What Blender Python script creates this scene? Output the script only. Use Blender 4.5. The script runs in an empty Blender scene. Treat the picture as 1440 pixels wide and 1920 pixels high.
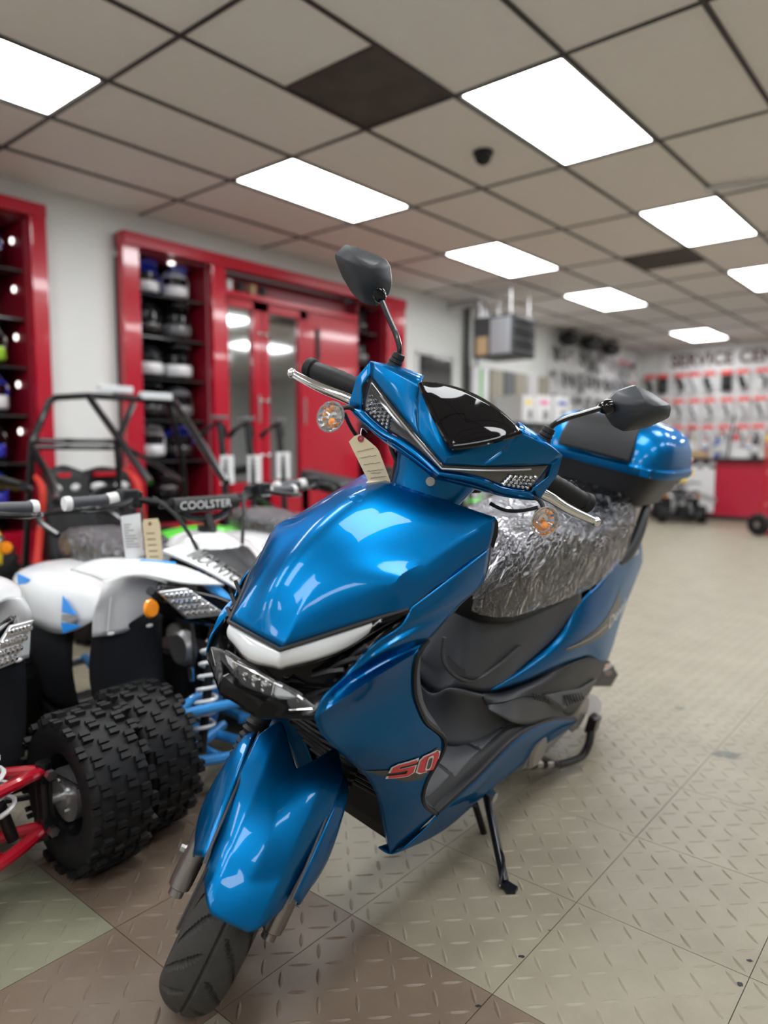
import bpy, bmesh, math, random
from mathutils import Vector, Matrix
from mathutils.bvhtree import BVHTree
random.seed(7)
PI = math.pi
R = math.radians
scene = bpy.context.scene
COL = scene.collection

# ---------------------------------------------------------------- camera
CAM_H = .98
YAW = R(40.1)
cam_d = bpy.data.cameras.new('camera')
cam = bpy.data.objects.new('camera', cam_d)
COL.objects.link(cam)
cam_d.sensor_fit = 'VERTICAL'
cam_d.sensor_height = 36
cam_d.sensor_width = 27
cam_d.lens = 1350 / 1920 * 36
cam_d.clip_start = .05
cam_d.clip_end = 60
PITCH = math.atan(122 / 1350)
cam.location = (0, 0, CAM_H)
cam.rotation_euler = (PI / 2 - PITCH, 0, YAW)
cam_d.dof.use_dof = True
cam_d.dof.focus_distance = 1.32
cam_d.dof.aperture_fstop = 1.7
scene.camera = cam

# ---------------------------------------------------------------- world, exposure
LAMP = 16.3
world = bpy.data.worlds.new('world')
scene.world = world
world.use_nodes = True
wn = world.node_tree.nodes
wn['Background'].inputs[0].default_value = (.92, .95, 1, 1)
wn['Background'].inputs[1].default_value = .22
scene.view_settings.view_transform = 'Standard'
scene.view_settings.look = 'None'
scene.view_settings.exposure = 0.0
scene.view_settings.gamma = 1
scene.view_settings.use_curve_mapping = False

# ---------------------------------------------------------------- helpers
def V(*a): return Vector(a)

def cr(pts, n):
    """smooth resample of a polyline into n+1 points (cubic Hermite, tangents weighted by chord length)"""
    pts = [Vector(p) for p in pts]
    m = len(pts) - 1
    if m == 0: return [pts[0].copy() for _ in range(n + 1)]
    h = [max((pts[i + 1] - pts[i]).length, 1e-7) for i in range(m)]
    d = [(pts[i + 1] - pts[i]) / h[i] for i in range(m)]
    tg = []
    for i in range(m + 1):
        if i == 0: tg.append(d[0] if m == 1 else d[0] * 1.5 - (d[0] * h[1] + d[1] * h[0]) / (h[0] + h[1]) * .5)
        elif i == m: tg.append(d[-1] if m == 1 else d[-1] * 1.5 - (d[-1] * h[-2] + d[-2] * h[-1]) / (h[-1] + h[-2]) * .5)
        else: tg.append((d[i - 1] * h[i] + d[i] * h[i - 1]) / (h[i - 1] + h[i]))
    out = []
    for k in range(n + 1):
        t = k / n * m
        i = min(int(t), m - 1); u = t - i
        u2, u3 = u * u, u ** 3
        out.append(pts[i] * (2 * u3 - 3 * u2 + 1) + tg[i] * h[i] * (u3 - 2 * u2 + u) + pts[i + 1] * (3 * u2 - 2 * u3) + tg[i + 1] * h[i] * (u3 - u2))
    return out

def lin(pts, n):
    pts = [Vector(p) for p in pts]; m = len(pts) - 1; out = []
    for k in range(n + 1):
        t = k / n * m; i = min(int(t), m - 1); out.append(pts[i].lerp(pts[i + 1], t - i))
    return out

def net(rows, nu, nv, fu=cr, fv=cr):
    """control net -> fine grid (nu+1 rows of nv+1 points); fu along rows list, fv within a row"""
    fine = [fv(r, nv) for r in rows]
    cols = [fu([fr[j] for fr in fine], nu) for j in range(nv + 1)]
    return [[cols[j][i] for j in range(nv + 1)] for i in range(nu + 1)]

class MB:
    def __init__(s): s.v = []; s.f = []
    def add(s, vs, fs, M=None):
        b = len(s.v)
        s.v += [(M @ Vector(v)) if M else Vector(v) for v in vs]
        s.f += [tuple(b + i for i in f) for f in fs]
        return s
    def grid(s, g, closeu=False, closev=False, flip=False):
        n, m = len(g), len(g[0]); vs = [p for r in g for p in r]; fs = []
        for i in range(n if closeu else n - 1):
            for j in range(m if closev else m - 1):
                a, b = i * m + j, i * m + (j + 1) % m
                c, d = ((i + 1) % n) * m + (j + 1) % m, ((i + 1) % n) * m + j
                fs.append((d, c, b, a) if flip else (a, b, c, d))
        return s.add(vs, fs)
    def mirror(s):
        """mirror everything so far over y=0"""
        n = len(s.v)
        s.v += [Vector((v.x, -v.y, v.z)) for v in s.v]
        s.f += [tuple(n + i for i in reversed(f)) for f in s.f]
        return s
    def box(s, c, d, M=None, taper=(1, 1)):
        x, y, z = d[0] / 2, d[1] / 2, d[2] / 2
        vs = []
        for sz in (-1, 1):
            tx, ty = taper if sz > 0 else (1, 1)
            for sx, sy in ((-1, -1), (1, -1), (1, 1), (-1, 1)):
                vs.append(Vector((c[0] + sx * x * tx, c[1] + sy * y * ty, c[2] + sz * z)))
        return s.add(vs, [(3, 2, 1, 0), (4, 5, 6, 7), (0, 1, 5, 4), (1, 2, 6, 5), (2, 3, 7, 6), (3, 0, 4, 7)], M)
    def tube(s, path, r, n=10, caps=True, flat=None):
        """path of points, r a radius or list; flat=(a,b) squashes the section along its own frame"""
        path = [Vector(p) for p in path]
        rs = r if isinstance(r, (list, tuple)) else [r] * len(path)
        t0 = (path[1] - path[0]).normalized()
        up = Vector((0, 0, 1)) if abs(t0.z) < .95 else Vector((1, 0, 0))
        nx = t0.cross(up).normalized()
        rings = []
        for i, p in enumerate(path):
            if i == 0: t = path[1] - path[0]
            elif i == len(path) - 1: t = path[-1] - path[-2]
            else: t = (path[i + 1] - path[i]).normalized() + (path[i] - path[i - 1]).normalized()
            t.normalize()
            nx = (nx - t * nx.dot(t)).normalized(); ny = t.cross(nx)
            fa, fb = flat or (1, 1)
            rings.append([p + (nx * math.cos(2 * PI * k / n) * fa + ny * math.sin(2 * PI * k / n) * fb) * rs[i] for k in range(n)])
        b = len(s.v)
        s.grid(rings, closev=True, flip=True)
        if caps:
            s.f.append(tuple(b + k for k in range(n)))
            e = b + (len(rings) - 1) * n
            s.f.append(tuple(e + k for k in reversed(range(n))))
        return s
    def cyl(s, a, b, r, n=16, r2=None): return s.tube([a, b], [r, r if r2 is None else r2], n)
    def lathe(s, prof, n=24, M=None, a0=0, a1=2 * PI):
        """prof: list of (radius, axial) revolved round local z"""
        full = abs(a1 - a0 - 2 * PI) < 1e-6
        k = n if full else n + 1
        g = [[Vector((r * math.cos(a0 + (a1 - a0) * j / n), r * math.sin(a0 + (a1 - a0) * j / n), z)) for j in range(k)] for r, z in prof]
        if M: g = [[M @ p for p in r] for r in g]
        return s.grid(g, closev=full)
    def prism(s, poly, d):
        """poly: list of 3D points, extruded by vector d"""
        poly = [Vector(p) for p in poly]; d = Vector(d); n = len(poly)
        vs = poly + [p + d for p in poly]
        fs = [tuple(reversed(range(n))), tuple(range(n, 2 * n))]
        fs += [(i, (i + 1) % n, n + (i + 1) % n, n + i) for i in range(n)]
        return s.add(vs, fs)
    def ball(s, c, r, nu=12, nv=8, M=None):
        rr = r if isinstance(r, (tuple, list)) else (r, r, r)
        g = []
        for i in range(nv + 1):
            t = PI * i / nv
            g.append([Vector((math.sin(t) * math.cos(2 * PI * j / nu) * rr[0], math.sin(t) * math.sin(2 * PI * j / nu) * rr[1], math.cos(t) * rr[2])) for j in range(nu)])
        if M: g = [[M @ p for p in r_] for r_ in g]
        c = Vector(c)
        return s.grid([[p + c for p in r_] for r_ in g], closev=True, flip=True)
    def apply(s, fn): s.v = [fn(v) for v in s.v]; return s
    def build(s, name, m, parent=None, ang=32, solid=0, bevel=0, sub=0, merge=1e-5, recalc=True, off=-1):
        me = bpy.data.meshes.new(name)
        me.from_pydata([tuple(v) for v in s.v], [], s.f)
        bm = bmesh.new(); bm.from_mesh(me)
        if merge: bmesh.ops.remove_doubles(bm, verts=bm.verts, dist=merge)
        if recalc: bmesh.ops.recalc_face_normals(bm, faces=bm.faces)
        bm.to_mesh(me); bm.free()
        me.materials.append(MAT[m] if isinstance(m, str) else m)
        if ang:
            me.shade_smooth()
            me.set_sharp_from_angle(angle=R(ang))
        o = bpy.data.objects.new(name, me); COL.objects.link(o)
        if parent: o.parent = parent
        if solid:
            md = o.modifiers.new('solid', 'SOLIDIFY'); md.thickness = solid; md.offset = off
        if bevel:
            md = o.modifiers.new('bevel', 'BEVEL'); md.width = bevel; md.segments = 2; md.limit_method = 'ANGLE'; md.angle_limit = R(40)
        if sub:
            md = o.modifiers.new('sub', 'SUBSURF'); md.levels = sub; md.render_levels = sub
        return o

def tag(o, label, cat=None, group=None, kind=None):
    if label: o['label'] = label
    if cat: o['category'] = cat
    if group: o['group'] = group
    if kind: o['kind'] = kind
    return o

def thing(name, label, cat, loc=(0, 0, 0), rot=None, group=None):
    o = bpy.data.objects.new(name, None); COL.objects.link(o)
    o.empty_display_size = .1
    o.location = loc
    if rot is not None: o.rotation_euler = rot if isinstance(rot, (tuple, list)) else (0, 0, rot)
    return tag(o, label, cat, group)

def copy_tree(o, parent=None):
    c = o.copy(); COL.objects.link(c); c.parent = parent
    for ch in list(o.children): copy_tree(ch, c)
    return c

# ---------------------------------------------------------------- materials
MAT = {}
def mat(name, col, rough=.5, metal=0, coat=0, spec=.5, noise=.0, nscale=40, bump=0, bscale=200, emit=0, trans=0, alpha=1, ior=1.45, sheen=0, coat_r=.03):
    m = bpy.data.materials.new(name); m.use_nodes = True
    nt = m.node_tree; b = nt.nodes['Principled BSDF']
    I = b.inputs
    I['Base Color'].default_value = (*col, 1)
    I['Roughness'].default_value = rough; I['Metallic'].default_value = metal
    I['Coat Weight'].default_value = coat; I['Coat Roughness'].default_value = coat_r
    I['Specular IOR Level'].default_value = spec
    I['Transmission Weight'].default_value = trans; I['Alpha'].default_value = alpha; I['IOR'].default_value = ior
    I['Sheen Weight'].default_value = sheen
    if emit:
        I['Emission Color'].default_value = (*col, 1); I['Emission Strength'].default_value = emit
    tc = nt.nodes.new('ShaderNodeTexCoord')
    if noise:
        n = nt.nodes.new('ShaderNodeTexNoise'); n.inputs['Scale'].default_value = nscale; n.inputs['Detail'].default_value = 4
        nt.links.new(tc.outputs['Object'], n.inputs['Vector'])
        mx = nt.nodes.new('ShaderNodeMix'); mx.data_type = 'RGBA'
        mx.inputs[6].default_value = (*[c * (1 - noise) for c in col], 1)
        mx.inputs[7].default_value = (*[min(1, c * (1 + noise)) for c in col], 1)
        nt.links.new(n.outputs['Fac'], mx.inputs[0]); nt.links.new(mx.outputs[2], I['Base Color'])
    if bump:
        n = nt.nodes.new('ShaderNodeTexNoise'); n.inputs['Scale'].default_value = bscale; n.inputs['Detail'].default_value = 3
        nt.links.new(tc.outputs['Object'], n.inputs['Vector'])
        bp = nt.nodes.new('ShaderNodeBump'); bp.inputs['Strength'].default_value = bump; bp.inputs['Distance'].default_value = .002
        nt.links.new(n.outputs['Fac'], bp.inputs['Height']); nt.links.new(bp.outputs['Normal'], I['Normal'])
    MAT[name] = m
    return m

mat('blue_paint', (.0005, .112, .305), .40, .92, .5, spec=.2, noise=.06, nscale=900, coat_r=.015)
MAT['blue_paint'].node_tree.nodes['Principled BSDF'].inputs['Specular Tint'].default_value = (.03, .5, .75, 1)
MAT['blue_paint'].node_tree.nodes['Principled BSDF'].inputs['Coat IOR'].default_value = 1.38
mat('black_gloss', (.003, .003, .004), .06, 0, .25, spec=.35)
mat('lamp_black', (.003, .003, .0035), .12, spec=.22)
mat('black_plastic', (.014, .0145, .017), .42, spec=.32, noise=.08, bump=.12, bscale=1500)
mat('grey_plastic', (.047, .05, .058), .45, noise=.06, bump=.12, bscale=1500)
mat('mirror_plastic', (.03, .033, .038), .4, spec=.4, bump=.1, bscale=1500)
mat('dark_cavity', (.006, .006, .007), .6)
mat('rubber', (.011, .011, .012), .55, spec=.3, noise=.15, nscale=60, bump=.15, bscale=300)
mat('tread_rubber', (.036, .034, .032), .7, spec=.3, noise=.3, nscale=50, bump=.3, bscale=400)
mat('gunmetal', (.30, .28, .265), .3, .9, noise=.08)
mat('chrome', (.75, .75, .76), .12, 1)
mat('steel', (.5, .5, .5), .3, 1, noise=.05)
mat('alloy', (.36, .36, .37), .4, .9, noise=.1)
mat('drum_alloy', (.55, .55, .56), .32, .85, noise=.08)
mat('black_metal', (.009, .009, .010), .28, .2, .25, spec=.35)
mat('white_lens', (.66, .68, .70), .16, 0, .8)
mat('smoke_lens', (.03, .03, .032), .08, 0, 1)
mat('clear_lens', (1, 1, 1), .02, trans=1, ior=1.3)
mat('clear_cover', (.9, .9, .9), .02, alpha=.05, spec=.6)
mat('floor_stain', (.10, .105, .09), .55, noise=.4, nscale=30)
mat('led_dark', (.22, .2, .21), .2, .5, .4)
mat('amber', (.9, .28, .01), .2, 0, .5)
mat('red_lens', (.55, .01, .012), .12, 0, .8)
mat('red_decal', (.62, .012, .03), .3, 0, .3)
mat('white_decal', (.75, .75, .75), .3, 0, .3)
mat('grey_decal', (.055, .052, .05), .35, 0, .15, spec=.3)
mat('silver_decal', (.28, .27, .27), .35, 0, .2)
mat('manila', (.66, .55, .36), .8, noise=.04, nscale=80)
mat('paper', (.74, .75, .77), .85, noise=.02)
mat('ink', (.05, .05, .06), .8)
mat('eyelet_red', (.25, .02, .03), .6)
mat('white_plastic', (.72, .73, .74), .22, 0, .5, noise=.015)
mat('sky_blue_metal', (.035, .27, .66), .28, 0, .6, noise=.03)
mat('sky_blue_decal', (.02, .27, .8), .3, 0, .3)
mat('red_metal', (.42, .008, .022), .25, 0, .7, noise=.04)
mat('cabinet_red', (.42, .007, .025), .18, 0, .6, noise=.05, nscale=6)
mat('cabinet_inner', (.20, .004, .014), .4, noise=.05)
mat('wall_white', (.70, .715, .70), .7, noise=.02, nscale=8)
mat('ceiling_tile', (.80, .765, .75), .85, noise=.035, nscale=14)
mat('vent_dark', (.075, .065, .058), .8, noise=.55, nscale=5)
mat('grid_bar', (.035, .033, .035), .5)
mat('lamp_white', (.965, .985, 1), .5, emit=LAMP)
mat('lamp_frame', (.6, .6, .6), .5)
mat('yellow_plastic', (.8, .55, .02), .3, 0, .3)
mat('green_plastic', (.1, .6, .05), .35, 0, .3)
mat('orange_belt', (.6, .035, .02), .6)
mat('seat_vinyl', (.012, .0125, .014), .48, spec=.35, noise=.1, bump=.2, bscale=900)
mat('mirror_glass', (.8, .82, .83), .02, 1)
mat('window_glass', (.9, .97, .96), .02, trans=1, ior=1.1)
mat('black_matt', (.012, .012, .013), .6)
mat('white_matt', (.62, .62, .62), .6, noise=.03)
mat('beige_panel', (.36, .33, .27), .6, noise=.05, nscale=12)
mat('cardboard', (.4, .28, .16), .8, noise=.05)
mat('helmet_black', (.01, .01, .012), .1, 0, 1)
mat('helmet_blue', (.02, .04, .42), .1, 0, 1)
mat('helmet_white', (.7, .7, .72), .12, 0, 1)
mat('helmet_grey', (.12, .12, .13), .2, 0, 1)
mat('helmet_green', (.35, .65, .05), .15, 0, 1)
mat('helmet_pink', (.75, .06, .3), .15, 0, 1)
mat('helmet_orange', (.75, .15, .03), .15, 0, 1)
mat('heater_dark', (.06, .065, .07), .45, .3, noise=.05)
mat('heater_grey', (.18, .19, .2), .4, .4, noise=.05)
mat('heater_light', (.34, .36, .38), .35, .3)
mat('puck_glow', (1, .97, .92), .3, emit=3.0)
mat('cabinet_mirror', (.55, .57, .58), .06, 1)
mat('sign_maroon', (.075, .028, .028), .6, noise=.8, nscale=12)
mat('pack_red', (.7, .06, .05), .5)
mat('counter_red', (.40, .012, .035), .35, 0, .3, noise=.08, nscale=2)
mat('blue_plastic', (.03, .08, .4), .3, 0, .3)

def grained(name, c1, c2, rough, scale):
    m = mat(name, c1, rough); nt = m.node_tree; b = nt.nodes['Principled BSDF']
    tc = nt.nodes.new('ShaderNodeTexCoord')
    n = nt.nodes.new('ShaderNodeTexNoise'); n.inputs['Scale'].default_value = scale; n.inputs['Detail'].default_value = 8; n.inputs['Roughness'].default_value = .65
    geo = nt.nodes.new('ShaderNodeNewGeometry')
    nt.links.new(geo.outputs['Position'], n.inputs['Vector'])
    rp = nt.nodes.new('ShaderNodeValToRGB')
    rp.color_ramp.elements[0].position = .3; rp.color_ramp.elements[1].position = .72
    rp.color_ramp.elements[0].color = (*c1, 1); rp.color_ramp.elements[1].color = (*c2, 1)
    nt.links.new(n.outputs['Fac'], rp.inputs[0]); nt.links.new(rp.outputs[0], b.inputs['Base Color'])
    n2 = nt.nodes.new('ShaderNodeTexNoise'); n2.inputs['Scale'].default_value = scale * 30
    nt.links.new(geo.outputs['Position'], n2.inputs['Vector'])
    mr = nt.nodes.new('ShaderNodeMapRange'); mr.inputs[3].default_value = rough - .12; mr.inputs[4].default_value = rough + .15
    nt.links.new(n2.outputs['Fac'], mr.inputs[0]); nt.links.new(mr.outputs[0], b.inputs['Roughness'])
    return m
grained('floor_beige', (.190, .166, .120), (.25, .222, .166), .42, 5)
grained('floor_brown', (.118, .085, .06), (.16, .119, .086), .42, 5)
grained('floor_sage', (.155, .152, .102), (.2, .197, .14), .42, 5)

def film_material():
    m = bpy.data.materials.new('clear_film'); m.use_nodes = True; nt = m.node_tree
    for n in list(nt.nodes): nt.nodes.remove(n)
    out = nt.nodes.new('ShaderNodeOutputMaterial'); mx = nt.nodes.new('ShaderNodeMixShader')
    tr = nt.nodes.new('ShaderNodeBsdfTransparent'); gl = nt.nodes.new('ShaderNodeBsdfGlossy')
    tr.inputs[0].default_value = (.93, .93, .95, 1); gl.inputs[0].default_value = (.95, .95, 1, 1); gl.inputs['Roughness'].default_value = .07
    tc = nt.nodes.new('ShaderNodeTexCoord')
    mp = nt.nodes.new('ShaderNodeMapping'); mp.inputs['Scale'].default_value = (14, 34, 10)
    nt.links.new(tc.outputs['Object'], mp.inputs[0])
    n = nt.nodes.new('ShaderNodeTexNoise'); n.inputs['Scale'].default_value = 1.5; n.inputs['Detail'].default_value = 5; n.inputs['Distortion'].default_value = 1.2
    nt.links.new(mp.outputs[0], n.inputs['Vector'])
    bp = nt.nodes.new('ShaderNodeBump'); bp.inputs['Strength'].default_value = 1.0; bp.inputs['Distance'].default_value = .022
    nt.links.new(n.outputs['Fac'], bp.inputs['Height']); nt.links.new(bp.outputs[0], gl.inputs['Normal'])
    fr = nt.nodes.new('ShaderNodeFresnel'); fr.inputs[0].default_value = 1.6
    nt.links.new(bp.outputs[0], fr.inputs['Normal'])
    ad = nt.nodes.new('ShaderNodeMath'); ad.operation = 'ADD'; ad.inputs[1].default_value = .09; ad.use_clamp = True
    nt.links.new(fr.outputs[0], ad.inputs[0]); nt.links.new(ad.outputs[0], mx.inputs[0])
    nt.links.new(tr.outputs[0], mx.inputs[1]); nt.links.new(gl.outputs[0], mx.inputs[2]); nt.links.new(mx.outputs[0], out.inputs[0])
    MAT['clear_film'] = m
film_material()

def text_verts(txt, bold=0, res=3):
    """flat lettering as (verts2d, faces), box normalised to width 1, height h"""
    c = bpy.data.curves.new('t', 'FONT'); c.body = txt; c.resolution_u = res; c.offset = bold
    o = bpy.data.objects.new('t', c); COL.objects.link(o)
    dg = bpy.context.evaluated_depsgraph_get()
    me = bpy.data.meshes.new_from_object(o.evaluated_get(dg))
    vs = [(v.co.x, v.co.y) for v in me.vertices]; fs = [tuple(p.vertices) for p in me.polygons]
    bpy.data.objects.remove(o); bpy.data.curves.remove(c); bpy.data.meshes.remove(me)
    x0 = min(v[0] for v in vs); x1 = max(v[0] for v in vs); y0 = min(v[1] for v in vs); y1 = max(v[1] for v in vs)
    return [((x - x0) / (x1 - x0), (y - y0) / (y1 - y0)) for x, y in vs], fs

def quad_map(c, u, v):
    """c: bottom-left, bottom-right, top-right, top-left"""
    return c[0].lerp(c[1], u).lerp(c[3].lerp(c[2], u), v)

def lettering(name, txt, corners, m, parent=None, bold=0, lift=(0, 0, 0), surf=None, axis=None, off=.0006):
    vs, fs = text_verts(txt, bold)
    corners = [Vector(p) for p in corners]
    mb = MB(); pts = []
    for u, v in vs:
        p = quad_map(corners, u, v)
        if surf:
            h = surf.ray_cast(p + axis * .1, -axis, .3)
            if h[0] is not None:
                nn = h[1] if h[1].dot(axis) > 0 else -h[1]
                p = h[0] + nn * off
        pts.append(p + Vector(lift))
    mb.add(pts, fs)
    return mb.build(name, m, parent, ang=0, merge=0, recalc=False)
# ---------------------------------------------------------------- pixel -> place helpers (picks of the photograph turned into room coordinates)
CAMM = Matrix.Translation((0, 0, CAM_H)) @ Matrix.Rotation(YAW, 4, 'Z') @ Matrix.Rotation(PI / 2 - PITCH, 4, 'X')
def ray(px, py): return (CAMM.to_3x3() @ Vector(((px - 720) / 1350, -(py - 960) / 1350, -1)))
CO = Vector((0, 0, CAM_H))
def onz(px, py, z=0): r = ray(px, py); return CO + r * ((z - CAM_H) / r.z)
def onx(px, py, x): r = ray(px, py); return CO + r * (x / r.x)
def ony(px, py, y): r = ray(px, py); return CO + r * (y / r.y)

# ---------------------------------------------------------------- room shell
ZC = 2.78
XL, XR, YB, YF = -5.18, 6.2, 13.6, -4.2
def struct(name, o): o['kind'] = 'structure'; return o
def slab(name, c, d, m, parent=None, bevel=0):
    return MB().box(c, d).build(name, m, parent, ang=0, bevel=bevel)
floor = struct('floor', slab('floor', ((XL + XR) / 2, (YB + YF) / 2, -.03), (XR - XL, YB - YF, .05), 'floor_beige'))
wl = MB()     # left wall with openings for the two built-in cabinets
for ya, yb, za, zb in ((YF, .55, -.05, 2.85), (2.41, 2.97, -.05, 2.85), (6.38, YB, -.05, 2.85), (.55, 2.41, 2.62, 2.85), (2.97, 6.38, 2.58, 2.85)):
    wl.box((XL - .225, (ya + yb) / 2, (za + zb) / 2), (.45, yb - ya, zb - za))
wall_left = struct('w', wl.build('wall_left', 'wall_white', ang=0))
wall_back = struct('w', slab('wall_back', ((XL + XR) / 2, YB + .06, 1.4), (XR - XL + .24, .12, 2.9), 'wall_white'))
wall_right = struct('w', slab('wall_right', (XR + .06, (YB + YF) / 2, 1.4), (.12, YB - YF, 2.9), 'wall_white'))
# front of the shop behind the camera: low wall, posts and a header, with open shop-front glazing between
wf = MB()
wf.box(((XL + XR) / 2, YF, .25), (XR - XL, .12, .5)); wf.box(((XL + XR) / 2, YF, 2.6), (XR - XL, .12, .5))
for k in range(6): wf.box((XL + .1 + k * (XR - XL - .2) / 5, YF, 1.4), (.16, .12, 1.9))
wall_front = struct('w', wf.build('wall_front', 'wall_white', ang=0))

# floor tiles with raised tread lugs
TS = .343
FX0, FY0 = -.631, 1.052
def tile_mesh(name, m):
    mb = MB(); h = TS / 2 - .0009; t = .006
    mb.add([(-h, -h, -t), (h, -h, -t), (h, h, -t), (-h, h, -t), (-h, -h, 0), (h, -h, 0), (h, h, 0), (-h, h, 0)],
           [(4, 5, 6, 7), (0, 1, 5, 4), (1, 2, 6, 5), (2, 3, 7, 6), (3, 0, 4, 7)])
    p = TS / 7
    for i in range(7):
        for j in range(7):
            cx, cy = (i - 3) * p, (j - 3) * p
            a = R(45) if (i + j) % 2 else R(-45)
            c, s = math.cos(a), math.sin(a)
            L, W, Hh = .0235, .0046, .0020
            prof = [(-L, 0, 0), (-L * .5, -W * .8, 0), (0, -W, 0), (L * .5, -W * .8, 0), (L, 0, 0), (L * .5, W * .8, 0), (0, W, 0), (-L * .5, W * .8, 0), (-L * .55, 0, Hh), (0, 0, Hh * 1.15), (L * .55, 0, Hh)]
            vs = [(cx + c * x - s * y, cy + s * x + c * y, z) for x, y, z in prof]
            mb.add(vs, [(0, 1, 8), (1, 2, 9, 8), (2, 3, 10, 9), (3, 4, 10), (4, 5, 10), (5, 6, 9, 10), (6, 7, 8, 9), (7, 0, 8)])
    o = mb.build(name, m, ang=0, merge=0, recalc=False)
    me = o.data; bpy.data.objects.remove(o)
    return me
TM = {k: tile_mesh('tile', 'floor_' + k) for k in ('beige', 'brown', 'sage')}
BROWN = set(); SAGE = set()
for px, py, s in [(100, 1880, 0), (300, 1600, 0), (250, 1700, 0), (600, 1885, 0), (980, 1905, 0), (520, 1840, 0), (300, 1860, 0), (620, 1780, 0), (480, 1560, 0), (330, 1780, 0), (100, 1620, 0), (900, 1898, 0), (392, 1910, 0), (100, 1720, 1), (40, 1640, 1), (30, 1800, 1)]:
    q = onz(px, py)
    (SAGE if s else BROWN).add((math.floor((q.x - FX0) / TS), math.floor((q.y - FY0) / TS)))
BROWN -= SAGE
cand = []
for i in range(-14, 10):
    for j in range(-6, 40):
        x, y = FX0 + (i + .5) * TS, FY0 + (j + .5) * TS
        if not (XL + .1 < x < XR - .1 and YF < y < YB): continue
        fwd = -x * math.sin(YAW) + y * math.cos(YAW); rt = x * math.cos(YAW) + y * math.sin(YAW)
        if fwd < .55 or abs(rt) > fwd * .60 + .45: continue
        cand.append((fwd, i, j, x, y))
cand.sort()
for fwd, i, j, x, y in cand[:290]:
    k = 'brown' if (i, j) in BROWN else 'sage' if (i, j) in SAGE else 'beige'
    o = bpy.data.objects.new('floor_tile', TM[k]); COL.objects.link(o); o.location = (x, y, 0); o.parent = floor
# the far rest of the same tiles, joined
fb = MB()
for fwd, i, j, x, y in cand[290:]:
    h = TS / 2 - .0007; fb.box((x, y, -.003), (h * 2, h * 2, .006))
if fb.v:
    o = fb.build('floor_tile_field', 'floor_beige', floor, ang=0, merge=0); o['kind'] = 'stuff'
# worn marks and the dark connector notches of the tiles
def mark(px, py, w, h, m, seed):
    rr = random.Random(seed); c = onz(px, py, .0006); n = 18; rt = V(math.cos(YAW), math.sin(YAW), 0); fw = V(-math.sin(YAW), math.cos(YAW), 0)
    ring = [c + rt * (w * math.cos(2 * PI * k / n) * rr.uniform(.7, 1.15)) + fw * (h * math.sin(2 * PI * k / n) * rr.uniform(.6, 1.2)) for k in range(n)]
    mb = MB(); mb.add(ring, [tuple(range(n))]); mb.build('floor_mark', m, floor, ang=0, recalc=False)
for k, (px, py, w, h, m) in enumerate(((1362, 1415, .045, .028, 'floor_stain'), (1325, 1360, .014, .008, 'floor_stain'), (1275, 1328, .02, .02, 'floor_stain'), (978, 1793, .007, .004, 'dark_cavity'), (1406, 1801, .006, .005, 'dark_cavity'), (1386, 1845, .007, .006, 'dark_cavity'), (897, 1886, .006, .003, 'dark_cavity'), (1030, 1744, .003, .002, 'dark_cavity'))): mark(px, py, w, h, m, k)
floor.location.z = 0

# ceiling: lay-in tiles on a dark grid
ceiling = struct('ceiling', slab('ceiling', ((XL + XR) / 2, (YB + YF) / 2, ZC + .14), (XR - XL, YB - YF, .1), 'ceiling_tile'))
CX0, CY0, CW, CL = -2.83, 3.2, .61, 1.225
LIGHTS = set()
for i in (-2, 1, 4, 7):
    for j in (-2, 0, 2, 4, 7, -4, -6): LIGHTS.add((i, j))
LIGHTS = {(i, (j - 2 if False else j)) for i, j in LIGHTS}
DARK = {}
tile_box = MB().box((0, 0, .008), (CW - .02, CL - .02, .016)).build('ceiling_tile', 'ceiling_tile', ceiling, ang=0)
tmesh = tile_box.data; bpy.data.objects.remove(tile_box)
edge = []
i0 = math.floor((XL - CX0) / CW); i1 = math.ceil((XR - CX0) / CW)
j0 = math.floor((YF - CY0) / CL); j1 = math.ceil((YB - CY0) / CL)
def lay(i, j, ya, yb, m=None, name='ceiling_panel'):
    xa, xb = max(CX0 + i * CW, XL), min(CX0 + (i + 1) * CW, XR)
    ya, yb = max(ya, YF), min(yb, YB)
    if xb - xa < .03 or yb - ya < .03: return
    c = ((xa + xb) / 2, (ya + yb) / 2, ZC)
    if m is None and xb - xa > CW - .01 and yb - ya > CL - .01:
        o = bpy.data.objects.new(name, tmesh); COL.objects.link(o); o.location = c; o.parent = ceiling; return o
    o = MB().box((0, 0, .008), (xb - xa - .02, yb - ya - .02, .016)).build(name, m or 'ceiling_tile', ceiling, ang=0)
    o.location = c
    return o
for i in range(i0, i1):
    for j in range(j0, j1):
        ya, yb = CY0 + j * CL, CY0 + (j + 1) * CL
        if (i, j) in LIGHTS: continue
        if (i, j) == (0, -1):
            lay(i, j, ya, ya + CL / 2); lay(i, j, ya + CL / 2, yb, 'vent_dark', 'vent_panel'); continue  # the dark panel in this bay is a ceiling vent
        if (i, j) == (0, 3):
            lay(i, j, ya, ya + CL / 2, 'vent_dark', 'vent_panel'); lay(i, j, ya + CL / 2, yb); continue  # second dark vent panel
        lay(i, j, ya, yb)
for i in range(i0 + 1, i1):
    slab('grid_bar', (CX0 + i * CW, (YB + YF) / 2, ZC - .004), (.021, YB - YF, .012), 'grid_bar', ceiling)
for j in range(j0 + 1, j1):
    slab('grid_bar', ((XL + XR) / 2, CY0 + j * CL, ZC - .003), (XR - XL, .018, .01), 'grid_bar', ceiling)
for (i, j) in ((0, -1), (0, 3)):
    slab('grid_bar', (CX0 + (i + .5) * CW, CY0 + (j + .5) * CL, ZC - .003), (CW, .024, .01), 'grid_bar', ceiling)

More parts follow.
